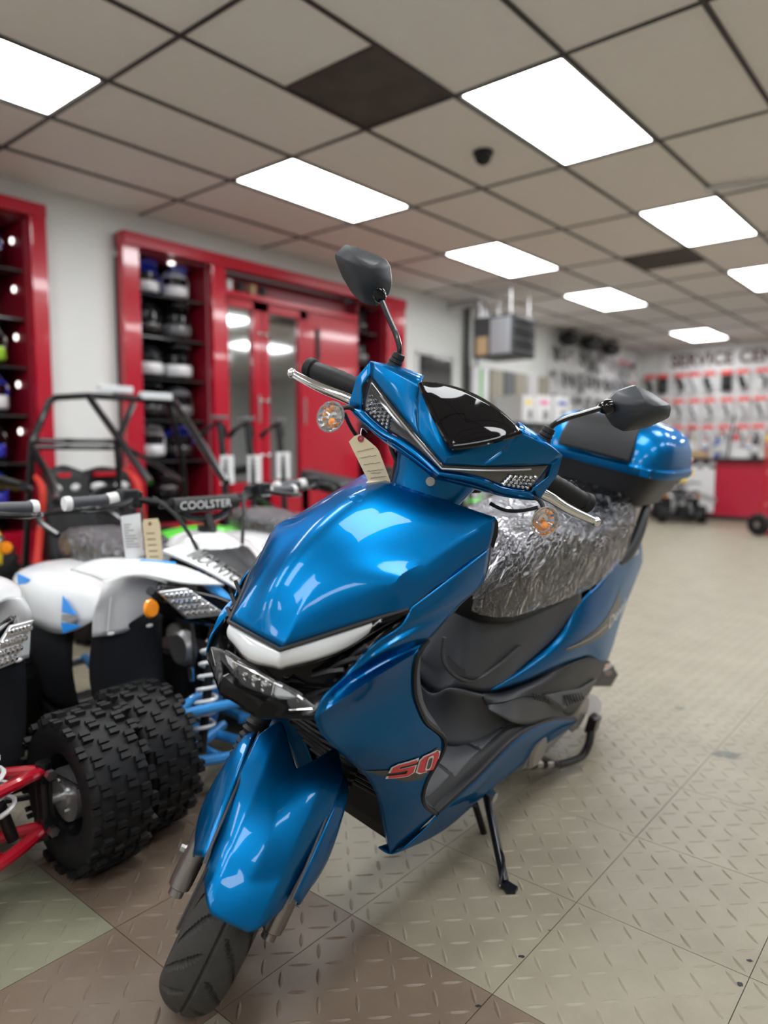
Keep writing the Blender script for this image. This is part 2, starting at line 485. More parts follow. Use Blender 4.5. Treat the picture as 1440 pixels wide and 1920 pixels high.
LLAB = {(-2, -2): 'lit ceiling panel at the upper left edge of the photo', (1, 0): 'largest lit ceiling panel, beside the black dome camera', (-2, 0): 'lit ceiling panel above the raised left mirror of the blue scooter',
        (1, 2): 'lit ceiling panel beyond the dome camera, beside a dark vent panel', (-2, 2): 'lit ceiling panel third from the camera in the row along the red cabinets',
        (1, 4): 'lit ceiling panel cut by the right edge of the photo', (-2, 4): 'lit ceiling panel beyond the hanging grey heater', (-2, 7): 'farthest small lit ceiling panel near the service wall'}
for (i, j) in sorted(LIGHTS):
    xa, ya = CX0 + i * CW, CY0 + j * CL
    if xa + CW > XR or ya < YF or ya + CL > YB: continue
    if (i, j) in LLAB: t = thing('ceiling_light', LLAB[(i, j)], 'light', (xa + CW / 2, ya + CL / 2, ZC), group='ceiling light panels')
    else: t = thing('ceiling_light', 'unseen lit ceiling panel added to light the room, beyond the edges of the photo', 'light', (xa + CW / 2, ya + CL / 2, ZC), group='unseen ceiling panels added for light')  # unseen panels, added only to light the room
    MB().box((0, 0, .004), (CW - .06, CL - .06, .008)).build('diffuser', 'lamp_white', t, ang=0)
    fr = MB()
    for s in (-1, 1):
        fr.box((s * (CW / 2 - .02), 0, .004), (.02, CL - .02, .014)); fr.box((0, s * (CL / 2 - .02), .004), (CW - .02, .02, .014))
    fr.build('frame', 'lamp_frame', t, ang=0)
# ================================================================ the blue scooter
# scooter frame: x forward (rear axle x=0), y to the rider's left, z up; it leans on its side stand, bars turned to its left
PSI = R(234.3) + YAW; LEAN = R(13.65); STEER = R(34.7); RAKE = R(26); XG = 1.37
c_, s_ = math.cos(YAW), math.sin(YAW)
T0 = Vector((-.3106 * c_ - 1.1833 * s_, -.3106 * s_ + 1.1833 * c_, 0))
SM = Matrix.Translation(T0) @ Matrix.Rotation(PSI, 4, 'Z') @ Matrix.Rotation(-LEAN, 4, 'X') @ Matrix.Translation((-1.28, 0, 0))
SI = SM.inverted()
ST = Matrix.Translation((XG, 0, 0)) @ Matrix.Rotation(STEER, 4, Vector((-math.sin(RAKE), 0, math.cos(RAKE)))) @ Matrix.Translation((-XG, 0, 0))
SSI = (SM @ ST).inverted()
def B(px, py, y):
    """photo pick on the scooter plane at lateral distance y"""
    a = SI @ CO; d = SI.to_3x3() @ ray(px, py)
    return a + d * ((y - a.y) / d.y)
def BX(px, py, x, st=True):
    M = SSI if st else SI
    a = M @ CO; d = M.to_3x3() @ ray(px, py)
    return a + d * ((x - a.x) / d.x)
def BZW(px, py, z=0): return SI @ onz(px, py, z)
scooter = thing('motor_scooter', 'glossy blue motor scooter with a top case, leaning on its side stand', 'scooter')
scooter.matrix_world = SM
def steer(mb): return mb.apply(lambda v: ST @ v)
def part(mb, name, m, st=False, **k):
    if st: steer(mb)
    return mb.build(name, m, k.pop('parent', scooter), **k)

# ---- front wheel
WX, WZ = 1.220, .184             # fender centre
TX, TZ, TR = 1.205, .179, .200   # wheel
def tyre(mb, cx, cz, rad, hw, depth, groove=True, nth=288, nv=40):
    """road tyre with slanted grooves cut in its tread"""
    g = []
    for j in range(nv + 1):
        t = -1 + 2 * j / nv
        a = abs(t)
        # section: tread crown to side wall
        ang = t * R(125)
        y = hw * math.sin(max(-PI / 2, min(PI / 2, ang))) if a < .72 else hw * (1 - (a - .72) ** 2 * 1.8) * (1 if t > 0 else -1)
        r0 = rad - depth * .62 * (1 - math.cos(min(PI / 2, abs(ang)))) if a < .72 else rad - depth * .62 - (a - .72) / .28 * depth * .45
        row = []
        for k in range(nth):
            th = 2 * PI * k / nth; r = r0
            if groove and a < .72:
                ph = (th * 17 / (2 * PI) + a * 2.6 + (.5 if t > 0 else 0)) % 1
                wd = .22 * math.sin(PI * min(1, max(0, (a - .1) / .58))) ** .6
                if .1 < a < .68 and ph < wd: r -= .006
                if a < .03: r -= .0045
            row.append(Vector((cx + r * math.cos(th), y, cz + r * math.sin(th))))
        g.append(row)
    mb.grid(g, closev=True)
    return mb
ft = part(tyre(MB(), TX, TZ, TR, .054, .068, nth=520, nv=56), 'front_tyre', 'tread_rubber', True, ang=28)
mb = MB()
Mw = Matrix.Translation((TX, 0, TZ)) @ Matrix.Rotation(PI / 2, 4, 'X')
mb.lathe([(.165, -.042), (.152, -.038), (.146, -.01), (.146, .01), (.152, .038), (.165, .042), (.150, .044), (.138, .02), (.138, -.02), (.150, -.044), (.165, -.042)], 48, Mw)
mb.lathe([(.012, -.05), (.035, -.05), (.035, .05), (.012, .05)], 20, Mw)
for k in range(6):
    a = k * PI / 3
    p = Vector((TX + .03 * math.cos(a), 0, TZ + .03 * math.sin(a))); q = Vector((TX + .142 * math.cos(a), 0, TZ + .142 * math.sin(a)))
    mb.tube([p, q], [.016, .011], 8)
part(mb, 'front_rim', 'black_metal', True)
mb = MB(); mb.lathe([(.05, .058), (.1, .058), (.1, .062), (.05, .062), (.05, .058)], 40, Mw)
part(mb, 'brake_disc', 'steel', True)

# ---- fender over the front wheel
def fender():
    n, m = 44, 36; g = []
    for j in range(m + 1):
        t = -1 + 2 * j / m; a = abs(t); row = []
        lo = 38.5 + 10 * max(0, (a - .4) / .6) ** 1.4
        hi = 90 + 20 * max(0, min(1, a / .62)) ** 1.3 - 9 * max(0, (a - .7) / .3)
        for i in range(n + 1):
            u = i / n; th = R(lo + (hi - lo) * u)
            w = .070 + .019 * min(1, u * 1.4)
            r0 = .262 + .036 * max(0, u - .25) / .75
            # facets: raised flat centre, folding down towards the sides
            dr = .004 * math.cos(a * PI / 2) ** 2 + (-.030 * ((a - .55) / .45) ** 1.4 if a > .55 else 0)
            if u > .6: dr += .010 * (u - .6) / .4 * (a if a < .62 else .62) * 2 - .008 * (u - .6) / .4 * (1 - a)
            y = w * (t if a < .7 else (t / a) * (.7 + (a - .7) * .80))
            row.append(Vector((WX + (r0 + dr) * math.cos(th), y, WZ + (r0 + dr) * math.sin(th))))
        g.append(row)
    return MB().grid(g)
# (the wheel, fender and fork share the steered frame)
fd = part(fender(), 'front_fender', 'blue_paint', True, solid=.003, ang=40)
# side fins of the fender hugging the fork legs
for sgn in (1, -1):
    mb = MB()
    rows = []
    for u in range(9):
        t = u / 8; th = R(53 + 58 * t)
        r1 = .237 + .032 * t; r2 = r1 - (.028 + .052 * math.sin(PI * min(1, t * 1.05 + .12)) ** .8)
        y1 = .0745 + .014 * t; y2 = y1 + .016 + .018 * math.sin(PI * t)
        rows.append([Vector((WX + r * math.cos(th), sgn * y, WZ + r * math.sin(th))) for r, y in ((r1, y1), ((r1 + r2) / 2, (y1 + y2) / 2 + .008), (r2, y2))])
    mb.grid(net(rows, 24, 8))
    part(mb, 'fender_fin', 'blue_paint', True, solid=.003, parent=fd)
    mb = MB(); mb.tube([Vector((WX + (.2395 + .032 * t) * math.cos(R(51 + 60 * t)), sgn * (.0715 + .0105 * t), WZ + (.2395 + .032 * t) * math.sin(R(51 + 60 * t)))) for t in [k / 12 for k in range(13)]], .0022, 6)
    part(mb, 'fender_seam', 'grey_plastic', True, parent=fd)
    mb = MB(); mb.box((0, 0, 0), (.045, .006, .02), Matrix.Translation((WX - .045, sgn * .1035, WZ + .215)) @ Matrix.Rotation(R(-40), 4, 'Y'))
    part(mb, 'side_reflector', 'amber', True, bevel=.002, parent=fd)
# mud flap strip seen below the fender tip
mb = MB(); mb.tube([(WX + .255 * math.cos(R(50)), -.064, WZ + .255 * math.sin(R(50))), (WX + .25 * math.cos(R(30)), -.064, WZ + .25 * math.sin(R(30)))], .003, 6)
part(mb, 'brake_hose', 'black_matt', True)

# ---- fork legs
FA = Vector((-math.sin(RAKE), 0, math.cos(RAKE)))
for sgn in (1, -1):
    base = Vector((1.237, sgn * .091, .141))
    mb = MB()
    pr = [(.0, .0), (.0135, .0), (.0135, .012), (.0195, .016), (.0205, .03), (.0205, .17), (.0225, .175), (.0225, .20), (.016, .205), (.016, .36)]
    q = FA.to_track_quat('Z', 'Y').to_matrix().to_4x4()
    mb.lathe(pr, 24, Matrix.Translation(base) @ q)
    leg = part(mb, 'fork_leg', 'gunmetal', True)
    mb = MB()
    pb = [(.0165, .20)] + [x for k in range(10) for x in ((.0245, .206 + k * .013), (.020, .2125 + k * .013))] + [(.02, .34)]
    mb.lathe(pb, 24, Matrix.Translation(base) @ q)
    part(mb, 'fork_gaiter', 'rubber', True, parent=leg)
    mb = MB(); mb.box(base + FA * .09 + Vector((.018, 0, .008)), (.008, .010, .07), None)
    part(mb, 'fork_rib', 'gunmetal', True, parent=leg)
    mb = MB(); mb.cyl(base + FA * .075 + Vector((0, sgn * .017, 0)), base + FA * .075 + Vector((0, sgn * .028, 0)), .007, 6)
    part(mb, 'axle_bolt', 'steel', True, parent=leg)

# ---- handlebar cover
def sym(rows): return rows
TOP = [(1.03, 0, 1.045), (.993, .095, 1.108), (.962, .139, 1.106), (.917, .194, 1.096)]
LU = [(1.044, 0, 1.011), (1.018, .059, 1.031), (.983, .112, 1.049), (.926, .184, 1.075)]
LL = [(1.042, 0, .997), (1.0, .085, 1.009), (.982, .112, 1.006), (.936, .171, 1.0135)]
BT = [(1.040, 0, .988), (.998, .085, .996), (.980, .114, .995), (.915, .197, 1.003)]
mb = MB()
mb.grid(net([[TOP[1], TOP[2], TOP[3]], [V(.997, .085, 1.075), V(.972, .13, 1.083), V(.921, .190, 1.088)], [LU[1], LU[2], LU[3]]], 8, 10))
mb.grid(net([[TOP[0], TOP[1]], [V(1.047, 0, 1.025), V(.997, .085, 1.075)], [LU[0], LU[1]]], 8, 10, lin, lin))
mb.grid(net([LL, [V(*a).lerp(V(*b), .5) + V(.005, 0, -.001) for a, b in zip(LL, BT)], BT], 6, 20))
# outer end cap and lens surround
mb.grid(net([[LU[3], TOP[3]], [V(.926, .19, 1.05), V(.908, .205, 1.058)], [LL[3], BT[3]]], 8, 6, lin, lin))
# top deck and underside running back from the edges
mb.grid(net([[TOP[1], TOP[2], TOP[3]], [V(.90, .095, 1.112), V(.89, .14, 1.105), V(.885, .19, 1.092)], [V(.84, .09, 1.075), V(.84, .13, 1.07), V(.85, .185, 1.06)]], 6, 8))
mb.grid(net([[TOP[3], V(.908, .205, 1.058), BT[3]], [V(.87, .198, 1.07), V(.865, .207, 1.05), V(.87, .19, 1.005)], [V(.845, .185, 1.06), V(.84, .19, 1.045), V(.85, .18, 1.012)]], 6, 8, lin, lin))
mb.grid(net([BT, [V(.96, 0, .965), V(.93, .085, .975), V(.92, .12, .98), V(.87, .19, 1.0)], [V(.88, 0, .965), V(.86, .085, .98), V(.86, .12, .985), V(.85, .18, 1.005)]], 6, 14))
part(mb.mirror(), 'handlebar_cover', 'blue_paint', True, solid=.003, ang=30)
# smoked lens band across the cover, with two clear lamps at its ends
mb = MB()
LUi = [V(*p) + V(-.004, 0, -.0008) for p in LU]; LLi = [V(*p) + V(-.004, 0, .0008) for p in LL]
mb.grid(net([LUi, [(a + b) / 2 + V(.003, 0, 0) for a, b in zip(LUi, LLi)], LLi], 6, 24))
band = part(mb.mirror(), 'lens_band', 'smoke_lens', True, solid=.003)
for a0, a1 in ((0, .9),):
    mb = MB(); mb.tube([V(*p) + V(.0015, 0, -.008 + .0 * i) for i, p in enumerate(cr(LU, 12)[:11])], .0018, 5)
    part(mb.mirror(), 'lens_trim', 'steel', True, parent=band)
for sgn in (1, -1):
    # faceted clear position lamp: small bright cells behind the smoked band
    mb = MB()
    for i in range(6):
        for j in range(4):
            u0 = i / 6; v0 = j / 4
            lo = V(.981, .113, 1.011).lerp(V(.938, .168, 1.017), u0); hi = V(.977, .121, 1.043).lerp(V(.930, .178, 1.062), u0)
            p = lo.lerp(hi, v0 * .72 + .08)
            mb.ball(p + V(.0005, 0, 0), (.0045, .0048, .0034), 6, 4)
    if sgn < 0: mb.apply(lambda v: V(v.x, -v.y, v.z))
    part(mb, 'position_lamp', 'chrome', True, ang=20, parent=band)
# wind deflector
mb = MB()
rows = []
for yy in (0, .25, .5, .75, 1):
    lowp = V(1.047, 0, 1.044).lerp(V(.995, .095, 1.109), yy)
    lowp += V(.004, 0, -.004) * math.sin(PI * yy)
    topp = V(.972 + .008 * yy, .095 * yy, 1.131 - .020 * yy ** 2)
    midp = lowp.lerp(topp, .5) + V(.006, 0, .003) * (1 - yy ** 2)
    rows.append([lowp, midp, topp])
g = net(rows, 20, 12)
mb.grid(g)
part(mb.mirror(), 'wind_deflector', 'black_gloss', True, solid=.004, ang=60)
mb = MB(); mb.tube([r[0] + V(.004, 0, .0) for r in g], .0045, 6)
part(mb.mirror(), 'deflector_trim', 'black_gloss', True)
# neck under the cover
mb = MB()
rows = []
for z, w, x0, x1 in ((1.0, .088, 1.0, .86), (.975, .08, 1.0, .86), (.95, .070, 1.005, .865), (.92, .064, 1.012, .87), (.88, .060, 1.02, .88)):
    rows.append([V((x0 + x1) / 2 + (x0 - x1) / 2 * math.copysign(abs(math.cos(a)) ** .8, math.cos(a)), w * math.sin(a), z) for a in [2 * PI * k / 28 for k in range(28)]])
mb.grid(rows, closev=True)
nk = part(mb, 'steering_neck', 'blue_paint', True, ang=50)
mb = MB(); mb.cyl((1.0, -.005, .965), (1.013, -.005, .967), .008, 16); mb.cyl((1.013, -.005, .967), (1.0165, -.005, .9675), .0055, 6)
part(mb, 'neck_bolt', 'steel', True, parent=nk)

# ---- grips, levers, mirrors, signals
for sgn in (1, -1):
    def S(x, y, z): return V(x, sgn * y, z)
    a, b = S(.865, .185, 1.035), S(.80, .312, 1.016)
    ax = (b - a).normalized(); L = (b - a).length
    prof = [(.0, 0), (.0165, 0)]
    for k in range(13):
        u = k / 12; prof.append((.0165 + (.0012 if k % 2 else 0) + .0022 * math.sin(PI * u), .012 + u * (L - .03)))
    prof += [(.0205, L - .016), (.0215, L - .010), (.0215, L - .003), (.019, L), (.0, L)]
    mb = MB(); mb.lathe(prof, 20, Matrix.Translation(a) @ ax.to_track_quat('Z', 'Y').to_matrix().to_4x4())
    part(mb, 'grip', 'rubber', True)
    lv = [S(.90, .165, 1.012), S(.895, .21, 1.012), S(.885, .26, 1.006), S(.872, .30, 1.004), S(.862, .325, 1.003)]
    mb = MB(); mb.tube(cr(lv, 14), [.0095 - .0035 * k / 14 for k in range(15)], 12, flat=(1, 1.15))
    mb.ball(lv[-1], .0095)
    part(mb, 'brake_lever', 'chrome', True)
    # turn signal on a thin stalk
    sc = S(.978, .212, .985); fw = (SSI @ CO - sc).normalized(); fw = (fw * .55 + V(.75, sgn * .28, .0) * .6).normalized()
    Ms = Matrix.Translation(sc) @ fw.to_track_quat('Z', 'Y').to_matrix().to_4x4() @ Matrix.Diagonal((1.0, 1.18, 1, 1))
    mb = MB(); mb.lathe([(.0, -.03), (.012, -.028), (.022, -.014), (.0245, 0), (.0225, 0), (.018, -.012), (.008, -.020), (0, -.021)], 13, Ms)
    sg = part(mb, 'turn_signal', 'chrome', True, ang=6)
    mb = MB(); mb.ball((0, 0, 0), (.006, .006, .008), 14, 8, Ms @ Matrix.Translation((.004, -.006, -.008)))
    mb.v = [v for v in mb.v]; part(mb, 'signal_bulb', 'amber', True, parent=sg)
    mb = MB()
    prof = [(.0245, 0)] + [(.0245 * math.cos(t), .012 * math.sin(t)) for t in [PI / 2 * k / 9 for k in range(1, 10)]]
    prof = [(max(r, .0002) * (1 + (.03 if k % 2 else 0)), z) for k, (r, z) in enumerate(prof)]
    mb.lathe(prof, 28, Ms)
    part(mb, 'signal_lens', 'clear_cover', True, ang=20, parent=sg)
    mb = MB(); mb.tube(cr([sc - fw * .024, S(.945, .205, .998), S(.93, .19, 1.006), S(.925, .175, 1.002)], 10), .0042, 8)
    mb.tube(cr([S(.945, .195, .995), S(.935, .175, .975), S(.92, .15, .958), S(.91, .12, .955)], 10), .0035, 8)
    part(mb, 'signal_stalk', 'black_matt', True, parent=sg)
    # mirror stem with its rubber boot
    mbase = S(.895, .153, 1.098)
    mb = MB(); mb.lathe([(.0, -.02), (.017, -.02), (.0155, 0), (.0125, .008), (.0135, .010), (.0115, .016), (.0125, .018), (.011, .026), (.004, .027)], 18, Matrix.Translation(mbase + V(0, 0, .004)))
    bt = part(mb, 'mirror_boot', 'rubber', True)
    neck = S(.845, .232, 1.2)
    mb = MB(); mb.tube(cr([mbase + V(0, 0, .022), mbase + V(-.001, sgn * .003, .036), (mbase + V(-.004, sgn * .008, .046)).lerp(neck, .12), (mbase + V(-.004, sgn * .008, .046)).lerp(neck, .5), neck], 16), .0052, 10)
    part(mb, 'mirror_stem', 'black_metal', True)
# mirror shells from their outlines
def crisp_ring(pts, e=.22):
    out = []
    n = len(pts)
    for i, p in enumerate(pts):
        a, b = pts[i - 1], pts[(i + 1) % n]
        out += [p.lerp(a, e), p.lerp(a, e * .35).lerp(p.lerp(b, e * .35), .5), p.lerp(b, e)]
    return out
def mirror_shell(outl, xx, ridge, tilt, sgn):
    pts = [BX(px, py, xx) for px, py in outl]
    c = sum(pts, V(0, 0, 0)) / len(pts)
    pts = [V(xx + tilt * (p.y - c.y) + .10 * (p.z - c.z), p.y, p.z) for p in pts]
    pts = crisp_ring(pts)
    c = sum(pts, V(0, 0, 0)) / len(pts)
    rd = c + V(0, ridge[0], ridge[1])
    g = []
    for k in range(11):
        u = k / 10
        h = .042 * (1 - (1 - u) ** 2.2)
        g.append([p.lerp(rd, u * .97 if u < 1 else .999) * 1 + V(h, 0, 0) for p in pts])
    mb = MB(); mb.grid([[p - V(.012, 0, 0) for p in pts]] + g, closev=True)
    sh = part(mb, 'mirror_shell', 'mirror_plastic', True, ang=20)
    mb = MB(); n = len(pts); mb.add([c.lerp(p, .97) - V(.011, 0, 0) for p in pts], [tuple(range(n))])
    part(mb, 'mirror_face', 'mirror_glass', True, ang=0, parent=sh)
    mb = MB(); q = V(.845, sgn * .232, 1.2); mb.lathe([(.004, -.012), (.011, -.004), (.0145, .006), (.013, .016), (.004, .02)], 16, Matrix.Translation(q) @ V(0, sgn * .8, .6).to_track_quat('Z', 'Y').to_matrix().to_4x4())
    part(mb, 'mirror_joint', 'black_gloss', True, parent=sh)
mirror_shell([(1139, 755), (1157, 735), (1192, 722), (1222, 736), (1254, 757), (1255, 767), (1252, 782), (1210, 803), (1170, 810), (1150, 800), (1137, 780)], .835, (.0, .015), .15, 1)
mirror_shell([(630, 477), (649, 459), (675, 465), (721, 484), (731, 498), (734, 529), (728, 551), (704, 575), (678, 568), (660, 551), (642, 519), (630, 486)], .835, (.012, .01), -.15, -1)

# ---- front body: hood
def mid(a, b, s, up):
    p = a.lerp(b, s); n = V(.55, 0, .83); return p + n * up * math.sin(PI * s)
k0 = [B(475, 1192, 0), V(1.288, 0, .795), V(1.222, 0, .868), V(1.135, 0, .920), V(1.033, 0, .945)]
k1 = [B(525, 1219, .055)]; k2 = [B(610, 1192, .09)]; k3 = [B(690, 1166, .125)]
k4 = [B(735, 1153, .143), B(741, 1093, .133), B(800, 1052, .137), B(860, 1012, .142), B(929, 970, .15)]
k5 = [B(766, 1143, .155), B(804, 1112, .158), B(840, 1085, .16), B(880, 1056, .162), B(918, 1027, .165)]
ka = [k1[0].lerp(k0[0], .16)]; kb = [k1[0].lerp(k2[0], .16)]
for r in range(1, 5):
    up = (.0, .010, .012, .011, .0)[r]
    ka.append(mid(k0[r], k4[r], .30, up)); kb.append(mid(k0[r], k4[r], .42, up)); k1.append(mid(k0[r], k4[r], .36, up)); k2.append(mid(k0[r], k4[r], .62, up)); k3.append(mid(k0[r], k4[r], .84, up))
mb = MB()
cols = [k0, ka, k1, kb, k2, k3, k4]
rows = [[c[r] for c in cols] for r in range(5)]
rows_full = [[V(p.x, -p.y, p.z) for p in reversed(r[1:])] + r for r in rows]
mb.grid(net(rows_full, 28, 48))
f2 = MB(); f2.grid(net([k4, [a.lerp(b, .5) + V(0, .002, 0) for a, b in zip(k4, k5)], k5], 6, 28)); f2.mirror()
mb.v, mb.f = mb.v + f2.v, mb.f + [tuple(len(mb.v) + i for i in f) for f in f2.f]
hood_bvh = BVHTree.FromPolygons([tuple(v) for v in mb.v], mb.f)
hood = part(mb, 'front_cowl', 'blue_paint', solid=.003, ang=24)
# rolled rear lip of the cowl
mb = MB(); rr = list(rows_full[4])
mb.grid(net([rr, [p + V(-.02, 0, -.015) for p in rr], [p + V(-.022, 0, -.06) for p in rr]], 4, 32))
part(mb, 'cowl_lip', 'black_plastic', parent=hood, solid=.002)
# round badge boss
hh = hood_bvh.ray_cast(V(1.128, .0, 1.1), V(0, 0, -1)); hn = hh[1] if hh[1].z > 0 else -hh[1]
mb = MB(); mb.lathe([(0, .0006), (.010, .0006), (.0112, .0002), (.0118, -.002)], 24, Matrix.Translation(hh[0]) @ hn.to_track_quat('Z', 'Y').to_matrix().to_4x4())
part(mb, 'badge_boss', 'blue_paint', parent=hood)

# ---- white light guide under the cowl edge
def crisp(pts, idx=(1,), e=.14):
    out = []
    for i, p in enumerate(pts):
        if i in idx: out += [p.lerp(pts[i - 1], e), p, p.lerp(pts[i + 1], e)]
        else: out.append(p)
    return out
fe = [B(475, 1192, 0), B(525, 1219, .055), B(610, 1192, .09), B(690, 1166, .125), B(766, 1143, .155)]
le = [B(465, 1238, 0), B(525, 1254, .055), B(610, 1232, .096), B(672, 1204, .119), B(714, 1166, .136)]
mb = MB()
up_ = [p + V(-.002, 0, -.003) for p in fe[:4]] + [B(716, 1160, .137)]
up_ = crisp(up_); dn_ = crisp(le)
mf = lambda r: [V(p.x, -p.y, p.z) for p in reversed(r[1:])] + r
mb.grid(net([mf(up_), mf([a.lerp(b, .5) + V(.006, 0, 0) for a, b in zip(up_, dn_)]), mf(dn_)], 6, 44))
part(mb, 'light_guide', 'white_lens', solid=.004, ang=50)
mb = MB(); mb.tube([p + V(.001, 0, 0) for p in cr(mf(crisp([p + V(0, 0, .001) for p in fe])), 60)], .003, 6)
part(mb, 'light_guide_gasket', 'black_matt')
# dark ends of the light guide
for sgn in (1, -1):
    mb = MB(); mb.grid(net([[B(700, 1168, .132), B(735, 1155, .145), B(768, 1143, .156)], [B(690, 1195, .127), B(728, 1176, .142), B(766, 1147, .156)]], 4, 8))
    if sgn < 0: mb.apply(lambda v: V(v.x, -v.y, v.z))
    part(mb, 'light_guide_end', 'lamp_black', solid=.003)

# ---- lamp housing and chin
tp = [B(465, 1238, 0), B(525, 1254, .055), B(600, 1237, .093), B(652, 1214, .112), B(706, 1180, .133), B(766, 1145, .155)]
bo = [B(447, 1320, 0), B(482, 1345, .04), B(540, 1347, .083), B(589, 1347, .119), B(645, 1268, .128), B(755, 1170, .154)]
tp = crisp(tp); bo = crisp(bo)
lp_ = lambda t, dx: [a.lerp(b, t) + V(dx, 0, 0) for a, b in zip(tp, bo)]
mb = MB(); mb.grid(net([mf(tp), mf(lp_(.04, -.03)), mf(lp_(.62, -.035)), mf(lp_(.68, .0)), mf(bo)], 20, 50, lin, cr))
hs = part(mb, 'lamp_housing', 'lamp_black', solid=.003, ang=30)
# louvre ribs in the housing
for k in range(3):
    a2, b = B(566 + 30 * k, 1276 - 12 * k, .085 + .012 * k), B(640 + 22 * k, 1258 - 22 * k, .128 + .008 * k)
    for sgn in (1, -1):
        mb = MB(); pts = [a2 + V(-.022, 0, 0), a2.lerp(b, .5) + V(-.016, 0, .002), b + V(-.006, 0, 0)]
        mb.tube([V(p.x, sgn * p.y, p.z) for p in pts], [.0025, .0045, .004], 4); part(mb, 'lamp_louvre', 'black_plastic', parent=hs, ang=0)
# headlight: a box of three diodes, clear wedges running out to a point
bx = [B(436, 1240, -.036), B(474, 1259, 0), B(514, 1281, .036), B(510, 1306, .033), B(474, 1291, 0), B(443, 1277, -.033)]
bx = [p + V(-.001, 0, 0) for p in bx]
mb = MB(); mb.prism([p + V(-.006, 0, 0) for p in bx], (-.014, 0, 0))
hl = part(mb, 'headlight_box', 'led_dark', bevel=.002)
mb = MB(); mb.tube(lin(bx + [bx[0]], 36), .0021, 6); part(mb, 'headlight_rim', 'chrome', parent=hl)
for yy in (-.021, 0, .021):
    c0 = bx[1].lerp(bx[4], .5); c0 = V(c0.x - .004, yy, c0.z + .001)
    mb = MB(); mb.lathe([(0, .004), (.006, .003), (.0085, -.001), (.0095, -.006)], 18, Matrix.Translation(c0) @ V(.97, 0, .1).to_track_quat('Z', 'Y').to_matrix().to_4x4())
    part(mb, 'headlight_diode', 'chrome', parent=hl)
for sgn in (1, -1):
    tri = [B(515, 1280, .040), B(553, 1300, .078), B(589, 1328, .113), B(545, 1331, .083), B(507, 1321, .044)]
    tri = [V(p.x - .002, sgn * p.y, p.z) for p in tri]
    mb = MB(); mb.prism(tri, (-.008, 0, 0)); part(mb, 'headlight_wedge', 'drum_alloy', bevel=.001, parent=hl)
    mb = MB(); mb.tube([p + V(.002, 0, 0) for p in cr(tri[:3], 8)], .0030, 6); part(mb, 'wedge_trim', 'smoke_lens', parent=hl)
    mb = MB(); mb.tube([p + V(.003, 0, 0) for p in lin([tri[2], tri[3], tri[4], tri[0]], 9)], .0012, 6); part(mb, 'wedge_edge', 'chrome', parent=hl)
ca = [B(470, 1250, 0) + V(.006, 0, 0), B(517, 1274, .041), B(553, 1297, .079), B(591, 1325, .1145)]
cb = [B(468, 1303, 0) + V(.006, 0, 0), B(505, 1324, .044), B(545, 1333, .083), B(589, 1331, .114)]
mb = MB(); mb.grid(net([mf(ca), mf([a.lerp(b, .5) + V(.004, 0, 0) for a, b in zip(ca, cb)]), mf(cb)], 6, 36))
part(mb, 'headlight_cover', 'clear_cover', ang=50)
# chin lip
mb = MB(); mb.grid(net([mf([p for p in bo[:6]]), mf([p + V(-.02, 0, -.010) for p in bo[:6]]), mf([p + V(-.10, 0, -.02) for p in bo[:6]])], 6, 30)); part(mb, 'chin_panel', 'lamp_black', solid=.003)

# ---- leg shield wings
def wing():
    P = [[(771, 1140, .156), (845, 1084, .162), (918, 1028, .165)],
         [(757, 1168, .158), (835, 1120, .169), (906, 1089, .168)],
         [(702, 1210, .146), (775, 1175, .162), (860, 1135, .166)],
         [(645, 1268, .129), (730, 1215, .158), (810, 1193, .164)],
         [(603, 1316, .124), (700, 1252, .139), (800, 1203, .163)],
         [(590, 1345, .121), (690, 1279, .158), (785, 1222, .165)],
         [(600, 1371, .119), (700, 1330, .138), (775, 1290, .161)],
         [(645, 1418, .119), (720, 1390, .149), (793, 1348, .164)],
         [(690, 1462, .119), (760, 1440, .153), (831, 1403, .170)],
         [(713, 1510, .116), (760, 1490, .146), (797, 1468, .163)],
         [(725, 1570, .113), (765, 1535, .139), (801, 1505, .158)],
         [(732, 1602, .111), (770, 1570, .129), (817, 1527, .150)]]
    return [[B(*q) for q in r] for r in P]
W = wing()
def wing_mb():
    mb = MB()
    mb.grid(net(W[0:6], 30, 20)); mb.grid(net(W[5:], 36, 20))
    return mb
wg = wing_mb(); wing_bvh = BVHTree.FromPolygons([tuple(v) for v in wg.v], wg.f)
leftw = part(wg, 'leg_shield_side', 'blue_paint', solid=.003, ang=15)
rw = wing_mb().apply(lambda v: V(v.x, -v.y, v.z)); part(rw, 'leg_shield_side', 'blue_paint', solid=.003, ang=15)
# flange folding inwards from the wing's front edge, with its screw
for sgn in (1, -1):
    fr = [W[k][0] for k in range(5, 12)]
    mb = MB(); mb.grid(net([fr, [p + V(-.01, -.012, 0) for p in fr], [p + V(-.045 + (.0 if i < 4 else .02), -.03, .0) for i, p in enumerate(fr)]], 5, 30))
    if sgn < 0: mb.apply(lambda v: V(v.x, -v.y, v.z))
    part(mb, 'shield_flange', 'blue_paint', solid=.002)
